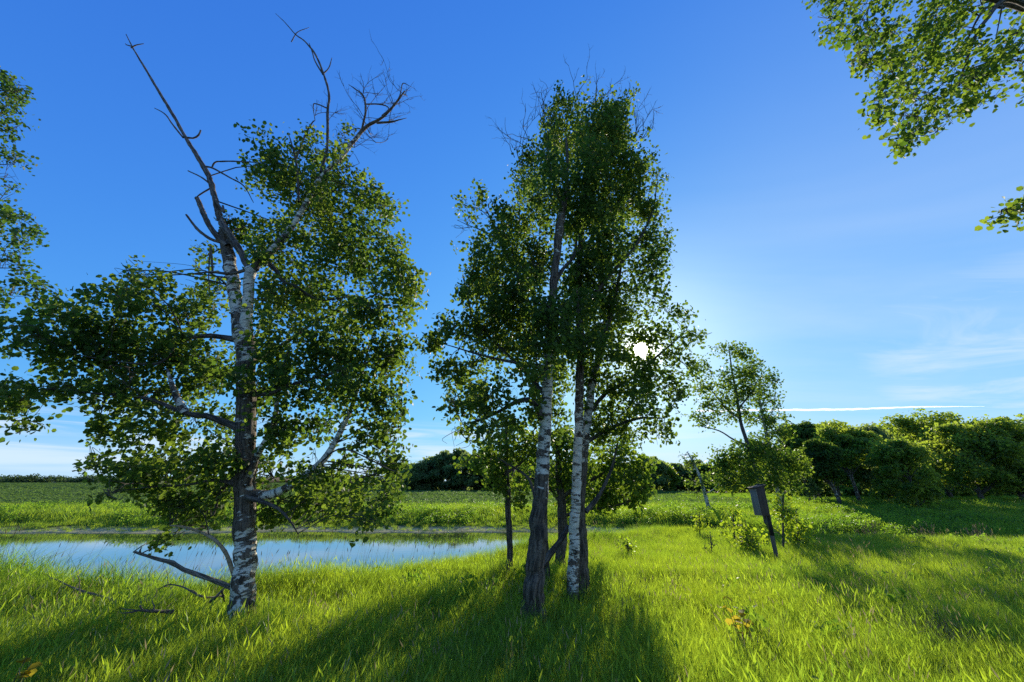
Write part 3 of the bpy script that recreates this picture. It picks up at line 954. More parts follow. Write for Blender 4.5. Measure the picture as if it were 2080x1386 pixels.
T.stem([(1114, 730, 15), (1090, 660, 11, .2), (1060, 580, 8, .3), (1020, 500, 6, .3), (990, 430, 3, .3)], Y, M_dark, 'limb', 9, (.6, .9))
T.stem([(1126, 575, 14), (1145, 545, 10, .2), (1165, 520, 8, .3), (1172, 480, 5, .4)], Y, M_dark, 'limb', 8, (.6, .9))
T.stem([(1095, 1060, 7, .1), (1080, 985, 8, .2), (1060, 960, 6, .3), (1010, 930, 3, .4)], Y, M_dark, 'limb', 8, (.8, .9))
T.crown([(985, 425, 42, 36), (945, 455, 26, 22), (1040, 440, 36, 36, .3), (1000, 500, 66, 46, .2), (960, 540, 26, 26), (1055, 540, 62, 52, .4), (1000, 590, 60, 52, 0), (948, 590, 20, 32),
         (1070, 640, 82, 52, .3), (1090, 560, 30, 50, .5), (980, 670, 66, 46, 0), (900, 672, 32, 32, -.1), (1055, 720, 82, 46, .4), (960, 740, 74, 42, -.1), (905, 752, 32, 24, -.2),
         (1000, 800, 66, 42, -.2), (925, 828, 32, 26, -.3), (1010, 868, 62, 40, -.2), (955, 895, 36, 28, -.3), (1085, 800, 36, 42, .5), (1140, 690, 50, 50, .4), (880, 700, 14, 22), (1120, 620, 40, 30, -.4), (1118, 640, 46, 44, -.6), (1120, 705, 40, 34, -.6), (1140, 360, 40, 40, -.4), (1090, 760, 40, 34, -.4, .7), (1085, 480, 34, 46, .3), (1070, 410, 26, 26, .3), (1100, 540, 36, 36, .3), (1060, 600, 50, 40, -.3), (1010, 640, 50, 40, .4), (960, 800, 50, 36, .3)],
        Y, .064)
for (u, v) in ((1110, 200), (1115, 250), (1100, 180), (1062, 290), (1060, 300), (1045, 280)):
    T.bare(at(u, v + 40, Y + .3), (rng.normal(-.2, .2), 0, 1), rng.uniform(.6, 1.1), .009, 2, .5, .5)
T.finish(M_aspen, 300, 1.1)

Y = 6.96
b2 = on(1163, 1205, .12)
T = Tree('aspen_tree', gz((b2[0], Y, 0)), 'slim white-banded aspen at the middle clump, the tallest crown of the clump')
T.thin = .92
T.stem([(1162, 1250, 30), (1163, 1200, 26), (1166, 1110, 23), (1170, 1020, 21), (1173, 930, 20), (1176, 850, 19), (1178, 760, 18), (1179, 680, 17), (1176, 600, 15), (1178, 520, 14),
        (1184, 440, 12), (1192, 360, 10), (1200, 290, 7), (1208, 220, 4), (1212, 175, 2)], Y, M_bark, 'trunk', 28,
       (.95, .5, .30, .30, .7, .75, .62, .7, .75, .8, .8), .03, .012, .06)
T.stem([(1178, 560, 10), (1215, 500, 8, .2), (1250, 430, 6, .3), (1275, 360, 4, .3), (1285, 300, 2, .3)], Y, M_dark, 'limb', 8, (.7, .9))
T.stem([(1180, 640, 10), (1230, 570, 8, -.1), (1290, 500, 6, -.1), (1325, 430, 4), (1335, 370, 2)], Y, M_dark, 'limb', 8, (.7, .9))
T.stem([(1180, 480, 9), (1145, 420, 7, .2), (1120, 350, 5, .2), (1112, 290, 3, .2)], Y, M_dark, 'limb', 8, (.7, .9))
T.crown([(1190, 222, 44, 36, .1), (1140, 250, 38, 40, .2), (1245, 255, 38, 48, .1), (1215, 310, 76, 55, 0), (1120, 320, 54, 40, .1), (1072, 318, 22, 38, .2), (1095, 390, 46, 40, .2), (1280, 330, 28, 36, .1),
         (1170, 400, 86, 50, -.1), (1270, 400, 76, 55, .1), (1335, 358, 24, 28, 0), (1322, 430, 36, 40, .1), (1220, 480, 86, 56, 0), (1310, 500, 48, 50, .2), (1112, 440, 24, 28, .3), (1180, 620, 46, 46, -.6), (1184, 700, 52, 38, -.6), (1190, 540, 40, 40, -.5), (1192, 420, 56, 50, -.5), (1200, 330, 50, 46, -.5), (1205, 260, 36, 36, -.4)], Y, .066)
for (u, v, n, ux) in ((1105, 260, 3, -.15), (1130, 240, 2, -.4), (1172, 200, 3, 0), (1225, 200, 3, .25), (1265, 240, 4, .05), (1290, 280, 4, .5), (1075, 285, 2, -.7), (1070, 300, 2, -.9), (1300, 285, 3, .7)):
    for _ in range(n):
        T.bare(at(u, v, Y + .1), (ux + rng.normal(0, .18), rng.normal(0, .2), 1), rng.uniform(.55, 1.15), .0095, 2, .5, .5)
T.finish(M_aspen, 0, 1.1)

Y = 7.3
b3 = on(1183, 1195, .12)
T = Tree('aspen_tree', gz((b3[0], Y, 0)), 'grey furrowed aspen pressed against the right of the slim white-banded one')
T.thin = .88
T.stem([(1182, 1235, 40), (1180, 1190, 36), (1178, 1110, 32), (1177, 1040, 26), (1182, 960, 22), (1190, 880, 20), (1198, 810, 18), (1212, 740, 15), (1232, 670, 12), (1250, 600, 9), (1262, 540, 5)], Y, M_bark,
       'trunk', 32, (1.2, 1.2, 1.1, .8, .45, .45, .65, .8, .8), .06, .015, .06)
T.stem([(1196, 840, 12), (1230, 800, 9, .1), (1280, 770, 7, .2), (1340, 720, 5, .2), (1395, 670, 2, .2)], Y, M_dark, 'limb', 8, (.7, .9))
T.stem([(1190, 900, 10), (1240, 870, 8), (1300, 850, 6), (1350, 850, 3)], Y, M_dark, 'limb', 8, (.7, .9))
T.stem([(1190, 1040, 12, .1), (1215, 1010, 10, .2), (1240, 960, 7, .2), (1255, 900, 4, .2)], Y, M_dark, 'limb', 8, (.7, .9))
T.crown([(1240, 570, 104, 52, 0), (1328, 545, 26, 34, 0), (1180, 600, 60, 50, .3), (1275, 630, 82, 56, 0), (1195, 680, 72, 54, .2), (1340, 620, 40, 36, .1), (1385, 642, 22, 24, .1), (1352, 690, 48, 46, .1), (1402, 690, 15, 18, .1),
         (1262, 722, 76, 48, .2), (1180, 760, 60, 46, .4), (1322, 768, 66, 46, .1), (1378, 795, 20, 38, .1), (1332, 838, 48, 36, 0), (1338, 885, 24, 24, 0), (1230, 800, 64, 42, .2), (1272, 858, 44, 36, .2),
         (1205, 868, 42, 36, .4), (1395, 740, 15, 26, .1)], Y, .066)
T.finish(M_aspen, 0, 1.1)

Y = 8.6
b4 = on(1036, 1160, .15)
T = Tree('aspen_tree', gz((b4[0], Y, 0)), 'thin dark-stemmed young tree left of the thick middle aspen')
T.thin = .78
T.stem([(1036, 1185, 20), (1035, 1155, 17), (1036, 1110, 15), (1032, 1050, 15), (1032, 1000, 14), (1029, 950, 12), (1028, 900, 9), (1030, 840, 4)], Y, M_dark, 'trunk', 20, (1, 1, .9, .8), .06, .02, .06)
T.stem([(1032, 960, 7), (1060, 940, 5, .2), (1090, 910, 3, .3)], Y, M_dark, 'limb', 7, (.8, .9))
T.stem([(1030, 970, 6), (1000, 945, 5, .2), (965, 925, 3, .2)], Y, M_dark, 'limb', 7, (.8, .9))
T.crown([(1040, 925, 55, 40, 0), (985, 925, 34, 24, .1), (1000, 960, 30, 24, -.2), (1080, 905, 40, 34, .3), (1020, 985, 32, 20, 0), (1058, 1010, 22, 20, .1, .7), (950, 935, 20, 12, .1), (1040, 870, 30, 24, .2),
         (1060, 950, 40, 36, 2.4, .6), (970, 930, 34, 26, 2.0, .6), (1040, 985, 36, 24, 1.6), (1090, 960, 36, 40, 2.8, .6)], Y, .075)  # rear foliage added behind the crown so its shade reaches the meadow
T.finish(M_hang, 0, 1.1)

Y = 9.6
b5 = on(1140, 1148, .12)
T = Tree('aspen_tree', gz((b5[0], Y, 0)), 'stout dark tree behind the middle clump with low bright leaves on its right side')
T.thin = .78
T.stem([(1138, 1170, 30), (1138, 1140, 26), (1142, 1080, 24), (1140, 1020, 22), (1136, 960, 16), (1130, 900, 8)], Y, M_dark, 'trunk', 24, (1, .9), .07, .02, .06)
T.stem([(1142, 1010, 12), (1180, 985, 10, -.2), (1220, 965, 7, -.3), (1260, 930, 4, -.3)], Y, M_dark, 'limb', 8, (.8, .9))
T.stem([(1142, 1050, 10), (1190, 1035, 8, -.3), (1230, 1032, 6, -.4), (1290, 1015, 3, -.4)], Y, M_dark, 'limb', 8, (.8, .9))
T.stem([(1138, 1020, 10), (1110, 985, 7), (1075, 970, 4, .2)], Y, M_dark, 'limb', 8, (.8, .9))
T.crown([(1228, 930, 66, 42, -.2), (1130, 950, 56, 42, .1), (1255, 985, 64, 44, -.3), (1302, 990, 22, 32, -.3), (1290, 945, 34, 26, -.3), (1212, 1010, 44, 26, -.2), (1275, 1022, 34, 14, -.4), (1270, 895, 36, 30, -.2), (1150, 900, 40, 40, .2),
         (1160, 965, 46, 44, 1.6), (1110, 985, 44, 36, 2.0, .6), (1200, 950, 44, 40, 2.4, .6), (1170, 1005, 40, 30, 1.6), (1240, 1005, 36, 24, 1.8)], Y, .085)  # hidden back leaves, put in to shade the grass before the clump
T.finish(M_hang, 0, 1.1)

Y = 8.0
b6 = on(1108, 1160, .12)
T = Tree('aspen_tree', gz((b6[0], Y, 0)), 'dark slender stem half hidden behind the thickest middle aspen')
T.thin = .78
T.stem([(1112, 1185, 18), (1110, 1140, 15), (1107, 1080, 14), (1106, 1000, 13), (1110, 900, 10), (1118, 800, 6)], Y, M_dark, 'trunk', 16, (1, .9), .05, .02, .08)
T.crown([(1125, 840, 40, 40, .3), (1120, 770, 40, 40, .3), (1100, 900, 30, 30, .2)], Y, .07)
T.finish(M_aspen, 0)
g = Geo()
Lp = np.array([at(1100, 1152, 7.2), at(1120, 1122, 7.3), at(1138, 1098, 7.4), at(1155, 1070, 7.6)])
tube(g, catmull(Lp, 12), np.linspace(.055, .045, 12), 9, np.full(12, .9), 0, .05)
g2 = Lp.mean(0)
tag(link('fallen_branch', g.mesh(g2, True), M_dark, None, tuple(g2)), 'dark fallen branch leaning between the trunks of the middle clump', 'branch')

# ---- trees outside the frame whose branches hang into it
Y = 4.3
T = Tree('aspen_tree', gz((11.2, 4.6, 0)), 'overhanging aspen boughs with bright leaves at the upper right corner')
T.stem3(np.array([(11.2, 4.6, -.1), (11.1, 4.6, 2.5), (11.0, 4.5, 5.5), (10.9, 4.5, 8.5), (10.8, 4.5, 11.5)]), np.array([.2, .17, .14, .11, .05]), M_bark, 'trunk', 20, (.9, .3, .3, .5))
pA, pB = at(2060, 0, Y), at(2000, 45, Y)
T.stem3(np.array([(11.0, 4.5, 7.2), (10.0, 4.4, 8.8), pA, pB, at(1975, 90, Y), at(1958, 140, Y), at(1948, 175, Y)]), np.array([.07, .055, .040, .028, .022, .016, .010]), M_dark, 'limb', 9, (.5, .5))
T.stem3(np.array([at(2040, 15, Y), at(2005, 15, Y), at(1985, 40, Y), at(1968, 75, Y)]), np.array([.03, .022, .018, .010]), M_dark, 'limb', 8, (.5, .5))
T.stem3(np.array([(11.0, 4.5, 6.2), (9.6, 4.4, 7.4), at(2079, 70, Y), at(2030, 115, Y), at(1950, 150, Y + .1), at(1870, 200, Y + .1)]), np.array([.06, .04, .02, .014, .010, .005]), M_dark, 'limb', 8, (.5, .5))
T.stem3(np.array([(10.9, 4.5, 9.2), (8.6, 4.4, 10.3), at(1800, -50, Y + .1), at(1770, 0, Y + .1), at(1762, 40, Y + .1), at(1775, 75, Y + .1)]), np.array([.06, .04, .014, .010, .008, .005]), M_dark, 'limb', 8, (.5, .5))
T.stem3(np.array([at(2040, -30, Y), at(2034, 20, Y), at(2022, 80, Y)]), np.array([.016, .012, .006]), M_dark, 'limb', 7, (.5, .5))
T.crown([(1700, 28, 34, 34), (1728, 78, 28, 24), (1757, 122, 16, 20), (1758, 95, 26, 20), (1690, 5, 36, 20), (1752, 40, 24, 40, .1), (1810, 70, 18, 18), (1815, 105, 20, 20), (1905, 20, 46, 36, .1), (1960, 20, 40, 28), (1920, 70, 54, 40, .2), (1868, 92, 40, 24), (1815, 140, 36, 22),
         (1870, 140, 54, 26), (1945, 120, 50, 34, .1), (2050, 98, 46, 18), (2025, 130, 46, 22), (1985, 165, 52, 26, .1), (1790, 228, 26, 18), (1832, 200, 38, 20), (1855, 232, 44, 26), (1925, 205, 56, 28), (1985, 202, 36, 18), (1870, 264, 34, 18), (1905, 268, 26, 12), (1840, 288, 10, 8),
         (2110, 60, 50, 40), (2120, -30, 60, 50), (1990, -50, 70, 40), (1880, -60, 60, 50), (1780, -50, 60, 40), (1700, -50, 40, 30), (2150, 160, 50, 50)], Y, .068, 13, .62, hang=0.0)
T.skel = []
T.stem3(np.array([(11.0, 4.5, 4.4), (9.4, 4.4, 4.6), at(2079, 430, Y), at(2030, 436, Y)]), np.array([.04, .025, .010, .004]), M_dark, 'limb', 7, (.5, .5))
T.crown([(2048, 434, 30, 9), (2082, 425, 20, 16), (2160, 400, 60, 50)], Y, .068, 13, .75, hang=0.0, fill=0)
for _ in range(5):
    T.bare(at(1690, 0, Y), (-1, rng.normal(0, .3), rng.normal(-.1, .3)), rng.uniform(.25, .45), .003, 1)
for (u, v) in ((2060, 145), (2070, 150)):
    T.bare(at(u, v, Y), (1, 0, -.2), .3, .003, 1)
T.finish(M_hang, 300)

Y = 6.2
T = Tree('aspen_tree', gz((-10.8, 6.4, 0)), 'leafy aspen branches entering at the left edge beside the dead-topped aspen')
T.stem3(np.array([(-10.8, 6.4, -.1), (-11.3, 6.4, 3), (-12.1, 6.3, 6.5), (-12.9, 6.3, 8.6), (-13.2, 6.3, 9.4)]), np.array([.19, .15, .11, .06, .02]), M_bark, 'trunk', 20, (.9, .3, .3, .5))
for v, z0, ue in ((185, 7.6, 45), (265, 6.7, 30), (335, 6.0, 30), (440, 5.0, 50), (545, 4.0, 40)):
    T.stem3(np.array([(-11.5 - .15 * (z0 - 4), 6.35, z0), at(-70, v + 5, Y), at(-15, v, Y), at(ue, v, Y)]), np.array([.04, .02, .012, .004]), M_dark, 'limb', 7, (.5, .5))
T.crown([(12, 172, 32, 22), (30, 188, 30, 12), (15, 215, 24, 10), (15, 266, 34, 12), (20, 322, 28, 14), (28, 335, 22, 10), (8, 362, 26, 12), (14, 388, 24, 10), (10, 425, 24, 20), (42, 452, 26, 22), (66, 480, 14, 18), (25, 490, 30, 20), (15, 530, 26, 22),
         (50, 560, 34, 20), (25, 590, 40, 26), (70, 590, 36, 20), (85, 625, 40, 20), (-50, 200, 50, 60), (-60, 330, 55, 60), (-60, 450, 50, 60), (-60, 570, 50, 60), (-100, 680, 70, 60)], Y, .060, 13, .8, fill=0)
T.finish(M_edge, 300)

# ---- the pair of slim aspens behind the nest box
def small_tree(name, label, Y, stems, blobs, leaf, mat=M_bright, bark=M_bark, age=(.6, .3, .4, .8), dens=1.0, spacing=.36, per=12, cat='tree', group=None, foot=0):
    u0, v0 = stems[0][foot][0], stems[0][foot][1]
    p = at(u0, v0, Y)
    T_ = Tree(name, gz(p), label, cat, group)
    for k, st in enumerate(stems):
        st3 = np.array([at(q[0], q[1], Y + (q[3] if len(q) > 3 else 0)) for q in st])
        if k == 0 or abs(st[0][1] - v0) < 14:
            st3[0][2] = float(ground(st3[0][0], st3[0][1])) - .06
        rr = np.array([q[2] * .5 * depth(q[0], q[1], Y) / FPX for q in st])
        T_.stem3(st3, rr, bark, 'trunk' if k == 0 else 'limb', 12 if k == 0 else 7, age, .02, .03, .2)
    T_.crown(blobs, Y, leaf, per, dens * (1.3 if Y > 20 else .8), .004 * max(1, Y / 10), 1.1, None, spacing, fill=0)
    T_.finish(mat, 0, None, QUAD_T if Y > 15 else LEAF_T, QUAD_F if Y > 15 else LEAF_F)
    return T_


small_tree('aspen_tree', 'taller dark-stemmed aspen with an airy crown behind the nest box', 22.0,
           [[(1558, 1062, 8.8), (1545, 1010, 8.2), (1531, 950, 7.5), (1518, 900, 7.5), (1505, 860, 6.1), (1497, 810, 5.4), (1488, 760, 3.4), (1480, 705, 1.7)],
            [(1518, 905, 4.8), (1490, 893, 3.4), (1462, 876, 2.7), (1425, 866, 1.4)], [(1503, 850, 3.4), (1480, 835, 2.7), (1450, 800, 2.0), (1432, 770, 1.4)], [(1500, 830, 3.4), (1525, 800, 2.7), (1540, 770, 1.4)],
            [(1535, 965, 4.1), (1500, 945, 2.7), (1470, 935, 1.4)]],
           [(1478, 712, 30, 18), (1508, 722, 22, 16), (1442, 752, 28, 20), (1490, 765, 38, 26), (1425, 790, 24, 18), (1435, 825, 28, 16), (1475, 805, 34, 22), (1520, 800, 26, 30), (1490, 845, 40, 18), (1435, 858, 24, 12), (1520, 760, 20, 20), (1412, 840, 12, 14),
            (1490, 930, 38, 24, -.5, 2.0), (1466, 945, 20, 22, -.5, 2.0), (1510, 965, 42, 24, -.6, 2.0), (1480, 985, 28, 16, -.5, 2.0), (1540, 915, 38, 22, -.3, 2.0)], .16, M_hang, M_dark, (.8, .6, .6, .8), 1.35, .42)
small_tree('aspen_tree', 'paler white-stemmed aspen just right of the taller airy one by the nest box', 23.5,
           [[(1592, 1055, 7.5), (1580, 1000, 6.8), (1570, 950, 6.1), (1562, 905, 6.1), (1552, 860, 5.4), (1543, 815, 4.1), (1532, 770, 2.7), (1524, 735, 1.4)],
            [(1552, 860, 2.7), (1570, 835, 2.0), (1575, 800, 1.4)], [(1556, 880, 2.7), (1580, 875, 2.0), (1595, 860, 1.0)]],
           [(1530, 745, 16, 14), (1548, 780, 24, 18), (1568, 770, 18, 16), (1560, 815, 32, 22), (1580, 845, 22, 18), (1545, 850, 24, 16), (1570, 875, 30, 16), (1588, 880, 14, 14), (1540, 890, 20, 14),
            (1570, 930, 46, 24, -.3, 2.0), (1612, 945, 32, 26, 0, 2.0), (1560, 970, 42, 22, -.5, 2.0), (1598, 985, 28, 16, -.2, 2.0)], .16, M_hang, M_bark, (.4, .1, .2, .5), 1.35, .42)
small_tree('aspen_tree', 'small leaning white-stemmed tree standing alone at the far pond edge', 30.0,
           [[(1443, 1048, 8), (1436, 1020, 7), (1428, 990, 6), (1420, 965, 5), (1408, 940, 4), (1396, 918, 2)], [(1432, 1003, 2.5), (1448, 995, 2), (1460, 982, 1)]],
           [(1394, 924, 16, 10), (1410, 935, 14, 9), (1402, 945, 18, 10), (1428, 978, 22, 13), (1405, 975, 16, 12), (1415, 1000, 14, 10), (1445, 965, 14, 10)], .18, M_aspen, M_bark, (.8, .1, .1, .3), .9, .5)

# saplings round the nest box
for (lab, Y, st, bl, lf) in (
    ('bright green bushy sapling left of the nest box post, nearest of the saplings', 11.6, [[(1522, 1150, 4), (1520, 1110, 3), (1515, 1070, 2)], [(1521, 1130, 2), (1535, 1105, 1.5)]],
     [(1516, 1078, 20, 18), (1528, 1100, 26, 18), (1508, 1105, 18, 18), (1525, 1125, 20, 16)], .075),
    ('darker green sapling further left of the nest box post', 13.4, [[(1492, 1120, 4), (1491, 1080, 3), (1490, 1045, 2)]],
     [(1490, 1050, 13, 14), (1497, 1068, 16, 14), (1484, 1078, 16, 14), (1494, 1090, 14, 12)], .09),
    ('low leafy seedling bush in the grass left of the saplings', 11.2, [[(1446, 1145, 3), (1445, 1110, 2), (1442, 1080, 1.5)]],
     [(1440, 1092, 16, 14), (1452, 1108, 18, 14), (1434, 1115, 16, 12)], .075),
    ('pale sapling standing at the water edge left of the saplings', 15.0, [[(1422, 1098, 3), (1421, 1070, 2), (1420, 1045, 1)]],
     [(1420, 1050, 12, 10), (1424, 1064, 13, 9), (1416, 1074, 10, 8)], .08),
    ('tall thin sapling close behind the nest box post', 11.8, [[(1592, 1140, 5), (1591, 1090, 4), (1590, 1040, 3), (1592, 1000, 2)]],
     [(1588, 1010, 18, 14), (1596, 1035, 24, 18), (1582, 1050, 18, 16), (1600, 1065, 20, 16), (1585, 1085, 18, 14)], .075),
    ('bright sapling right of the nest box post', 12.2, [[(1622, 1130, 4), (1621, 1090, 3), (1618, 1055, 2)]],
     [(1618, 1058, 16, 13), (1628, 1075, 22, 16), (1610, 1085, 18, 16), (1625, 1100, 20, 14)], .075),
    ('low yellowish bush right of the nest box at the meadow edge', 14.0, [[(1672, 1105, 3), (1672, 1080, 2)], [(1672, 1095, 2), (1690, 1080, 1)]],
     [(1664, 1084, 18, 9), (1684, 1082, 18, 9), (1676, 1092, 20, 8)], .08),
    ('small seedling bush near the shore, right of the middle clump', 11.0, [[(1275, 1130, 3), (1275, 1105, 2)]],
     [(1270, 1108, 14, 10), (1282, 1116, 14, 10)], .07)):
    small_tree('sapling', lab, Y, st, bl, lf, M_bright, M_dark, (.8, .8), 1.0, .22, 10, 'sapling', 'saplings near the nest box')


# ------------------------------------------------------------------ woods
def wood_tree(name, label, group, u, Y, top, hw, style, trunk_w=.16, base_gap=1.8, lean=0.0, dead=False, quad=.2, n_puff=16, per=170):
    quad *= 1.3
    per = int(per * 2.2)
    base_gap *= .60
    top -= 6
    hw *= 1.4 if style != 'asp' else 1.15
    n_puff = int(n_puff * 2.3)
    per = int(per * .5)
    quad *= 1.15
    sx, sz_ = rng.uniform(.7, .9), rng.uniform(.82, .95)
    """a full-grown tree: u, top and half width hw in photo pixels at distance Y"""
    g0 = at(u, 1000, Y)
    z0 = float(ground(g0[0], Y))
    t_ = depth(u, top, Y)
    tp = at(u, top, Y)
    H = tp[2] - z0
    X0 = at(u, 990, Y)[0]
    Wc = hw * t_ / FPX
    root = empty(name, (X0, Y, z0))
    tag(root, label, 'tree', group)
    base = np.array((X0, Y, z0))
    mat = {'oak': M_oak, 'far': M_far, 'bright': M_bright, 'asp': M_aspen}[style]
    g = Geo()
    lx = lean * H
    bow = rng.normal(0, .03 * H)
    P_ = np.array([(0, 0, -.1), (lx * .2 + bow * .4, 0, H * .25), (lx * .6 + bow, 0, H * .55), (lx, 0, H * .9)])
    C = catmull(P_, 12)
    white = trunk_w < 0
    tw = abs(trunk_w)
    tube(g, C, np.linspace(tw, tw * .2, 12) * (1 + .2 * np.exp(-np.arange(12))), 8, np.linspace(.8, .2, 12) if white else np.full(12, .9), 0, .03)
    link('trunk', g.mesh((0, 0, 0), True), M_bark if white else M_dark, root)
    if white:
        base_gap = H * .45
    zc = base_gap + (H - base_gap) * .5
    hz = (H - base_gap) * .5
    lim, lv, tw_ = Geo(), Geo(), Geo()
    for k in range(n_puff):
        ez = rng.uniform(-1, 1)
        er, ea = (rng.random() ** .45) * (1 - .55 * max(0, ez) ** 1.6 - .25 * max(0, -ez) ** 2), rng.uniform(0, 6.283)
        off_ = .35 * math.sin(3 * ez + bow * 9)
        c = np.array((lx * .7, 0, zc)) + np.array((er * math.cos(ea) + off_ * .4, er * math.sin(ea), ez)) * (Wc * sx, Wc * sx, hz * sz_)
        if k == 0:
            c = np.array((lx, 0, H - hz * .16))
        pr = Wc * rng.uniform(.15, .33)
        pz = pr * rng.uniform(.45, 1.0)
        # carrying branch
        zt = max(base_gap * .6, c[2] - rng.uniform(.1, .3) * H)
        a = np.array([np.interp(zt, C[:, 2], C[:, 0]), 0, zt])
        tube(tw_, catmull(np.array([a, (a + c) / 2 + (0, 0, .1 * pr), c]), 6), np.linspace(tw * .3, .012, 6), 5, cap=False)
        n = int(per * rng.uniform(.7, 1.3))
        d = unit(rng.normal(0, 1, (n, 3)) + (0, 0, .35))
        q = c + d * (pr, pr, pz) * (rng.random((n, 1)) ** .3) * rng.uniform(.8, 1.15, (n, 1))
        s_ = quad * rng.uniform(.6, 1.3, n)
        leaves_mesh(lv, q, s_, leaf_frames(q, .2, .7), QUAD_T, QUAD_F, np.clip(rng.random(n) * .35 + rng.random() * .65, 0, 1))
    tag(link('branches', tw_.mesh(), M_dark, root), kind='stuff')
    tag(link('leaves', lv.mesh(), mat, root), kind='stuff')
    return root


GW = 'trees of the dark wood on the right'
front = [
    (1652, 42, 868, 46, 'asp', .12, 2.2, -.02, 'feathery-topped tree at the left end of the right-hand wood'),
    (1700, 34, 905, 40, 'asp', -.17, 3.2, -.26, 'white-trunked aspen leaning left at the front of the right-hand wood'),
    (1738, 36, 872, 52, 'oak', -.16, 2.2, -.05, 'rounded bright-topped tree with a pale upright trunk in the right-hand wood'),
    (1850, 31, 902, 48, 'oak', .13, .4, 0, 'pale green tree leafy down to the ground at the front of the right-hand wood'),
    (1925, 46, 850, 74, 'oak', .22, 2.0, 0, 'tallest domed tree of the right-hand wood'),
    (1985, 38, 872, 66, 'oak', .20, 2.0, .02, 'broad sunlit tree right of the tallest domed one in the wood'),
    (2066, 38, 862, 60, 'oak', .20, 2.0, 0, 'broad tree with dark base at the right edge of the photo'),
    (1795, 44, 880, 52, 'far', .18, 2.4, 0, 'dark rounded tree in the dip of the right-hand wood'),
    (1700, 46, 885, 40, 'oak', .15, 2.4, 0, 'dark-crowned tree behind the leaning white-trunked aspen'),
]
for (u, Y, top, hw, st, tw, bgp, ln, lab) in front:
    wood_tree('wood_tree', lab, GW, u, float(Y), top, hw, st, tw, bgp, ln, quad=.21 * Y / 48, n_puff=24, per=190)
for k, (u, Y, top, hw) in enumerate([(1630, 62, 890, 36), (1672, 66, 872, 40), (1715, 68, 866, 36), (1765, 66, 892, 46), (1815, 66, 866, 50), (1862, 68, 872, 50), (1900, 70, 872, 52), (1955, 68, 862, 54),
                                     (2010, 66, 866, 54), (2050, 70, 868, 54), (2100, 62, 860, 60), (2160, 60, 850, 66), (1600, 72, 915, 36), (1580, 80, 925, 34), (1840, 76, 880, 50), (1985, 78, 870, 50), (1745, 78, 892, 46), (2110, 75, 862, 55), (1650, 60, 930, 40), (1775, 60, 925, 46), (1828, 61, 925, 46), (1885, 62, 915, 46), (1940, 62, 915, 46), (2025, 62, 920, 50), (2075, 64, 920, 50), (1690, 74, 905, 50)]):
    wood_tree('wood_tree', 'dark tree in the shaded back rows of the right-hand wood', 'back trees of the right-hand wood', u, float(Y), top, hw, 'oak' if k % 3 else 'far', rng.uniform(.13, .2), rng.uniform(1.2, 2.2), rng.normal(0, .03), quad=.28, n_puff=17, per=130)
# low bushes along the shaded foot of the wood
for k, (u, Y) in enumerate(((1625, 52), (1668, 50), (1722, 52), (1772, 50), (1812, 52), (1872, 50), (1902, 53), (1945, 52), (2018, 50), (2050, 53))):
    wood_tree('bush', 'dark low bush at the shaded foot of the right-hand wood', 'bushes under the right-hand wood', u, float(Y), 968 + 6 * (k % 3), 17, 'oak', .04, .1, rng.normal(0, .05), quad=.2, n_puff=9, per=110)['category'] = 'bush'
# slim young trees and a dead tangle at the wood's left end
for (u, Y, top, lab) in ((1640, 38, 960, 'scraggy brownish half-dead tree at the left end of the wood'), (1662, 42, 945, 'thin dark tree beside the scraggy brownish one at the wood edge')):
    wood_tree('wood_tree', lab, GW, u, float(Y), top, 22, 'far', .08, 1.2, -.1, quad=.14, n_puff=9, per=70)
# treeline beyond the field
GT = 'trees of the treeline beyond the field'
for k, u in enumerate(np.linspace(815, 1345, 30)):
    top = np.interp(u, [815, 860, 890, 915, 950, 1010, 1080, 1150, 1250, 1300, 1345], [955, 942, 930, 918, 938, 940, 948, 950, 955, 950, 945]) + rng.normal(0, 5)
    wood_tree('treeline_tree', 'dark green tree in the treeline beyond the field, seen between the trunks' if k % 4 else 'pale-trunked tree in the dark treeline beyond the field, seen between the trunks', GT, float(u), 122.0 + rng.normal(0, 3), top, rng.uniform(22, 30), 'far', rng.uniform(.14, .2) * (1 if k % 4 else -1), rng.uniform(.4, 1.3), rng.normal(0, .02), quad=.55, n_puff=18, per=110)
for k, u in enumerate(np.linspace(1335, 1590, 14)):
    top = np.interp(u, [1335, 1380, 1440, 1500, 1590], [952, 950, 955, 945, 930]) + rng.normal(0, 6)
    wood_tree('treeline_tree', 'mid green tree in the treeline left of the airy aspens by the nest box', GT, float(u), 92.0 + rng.normal(0, 4), top, rng.uniform(22, 30), 'oak' if k % 2 else 'far', rng.uniform(.13, .18), rng.uniform(.6, 1.8), rng.normal(0, .02), quad=.36, n_puff=14, per=95)
# the shaded inside of the right-hand wood, too deep to tell trees apart
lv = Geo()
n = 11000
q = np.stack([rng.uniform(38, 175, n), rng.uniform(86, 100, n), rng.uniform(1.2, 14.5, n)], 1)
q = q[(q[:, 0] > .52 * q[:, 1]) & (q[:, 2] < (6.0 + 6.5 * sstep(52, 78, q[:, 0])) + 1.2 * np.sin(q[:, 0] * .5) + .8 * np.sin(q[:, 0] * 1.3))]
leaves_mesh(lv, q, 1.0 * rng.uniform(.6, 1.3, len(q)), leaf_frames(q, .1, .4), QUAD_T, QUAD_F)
tag(link('wood_depth', lv.mesh(), M_line), None, None, None, 'stuff')
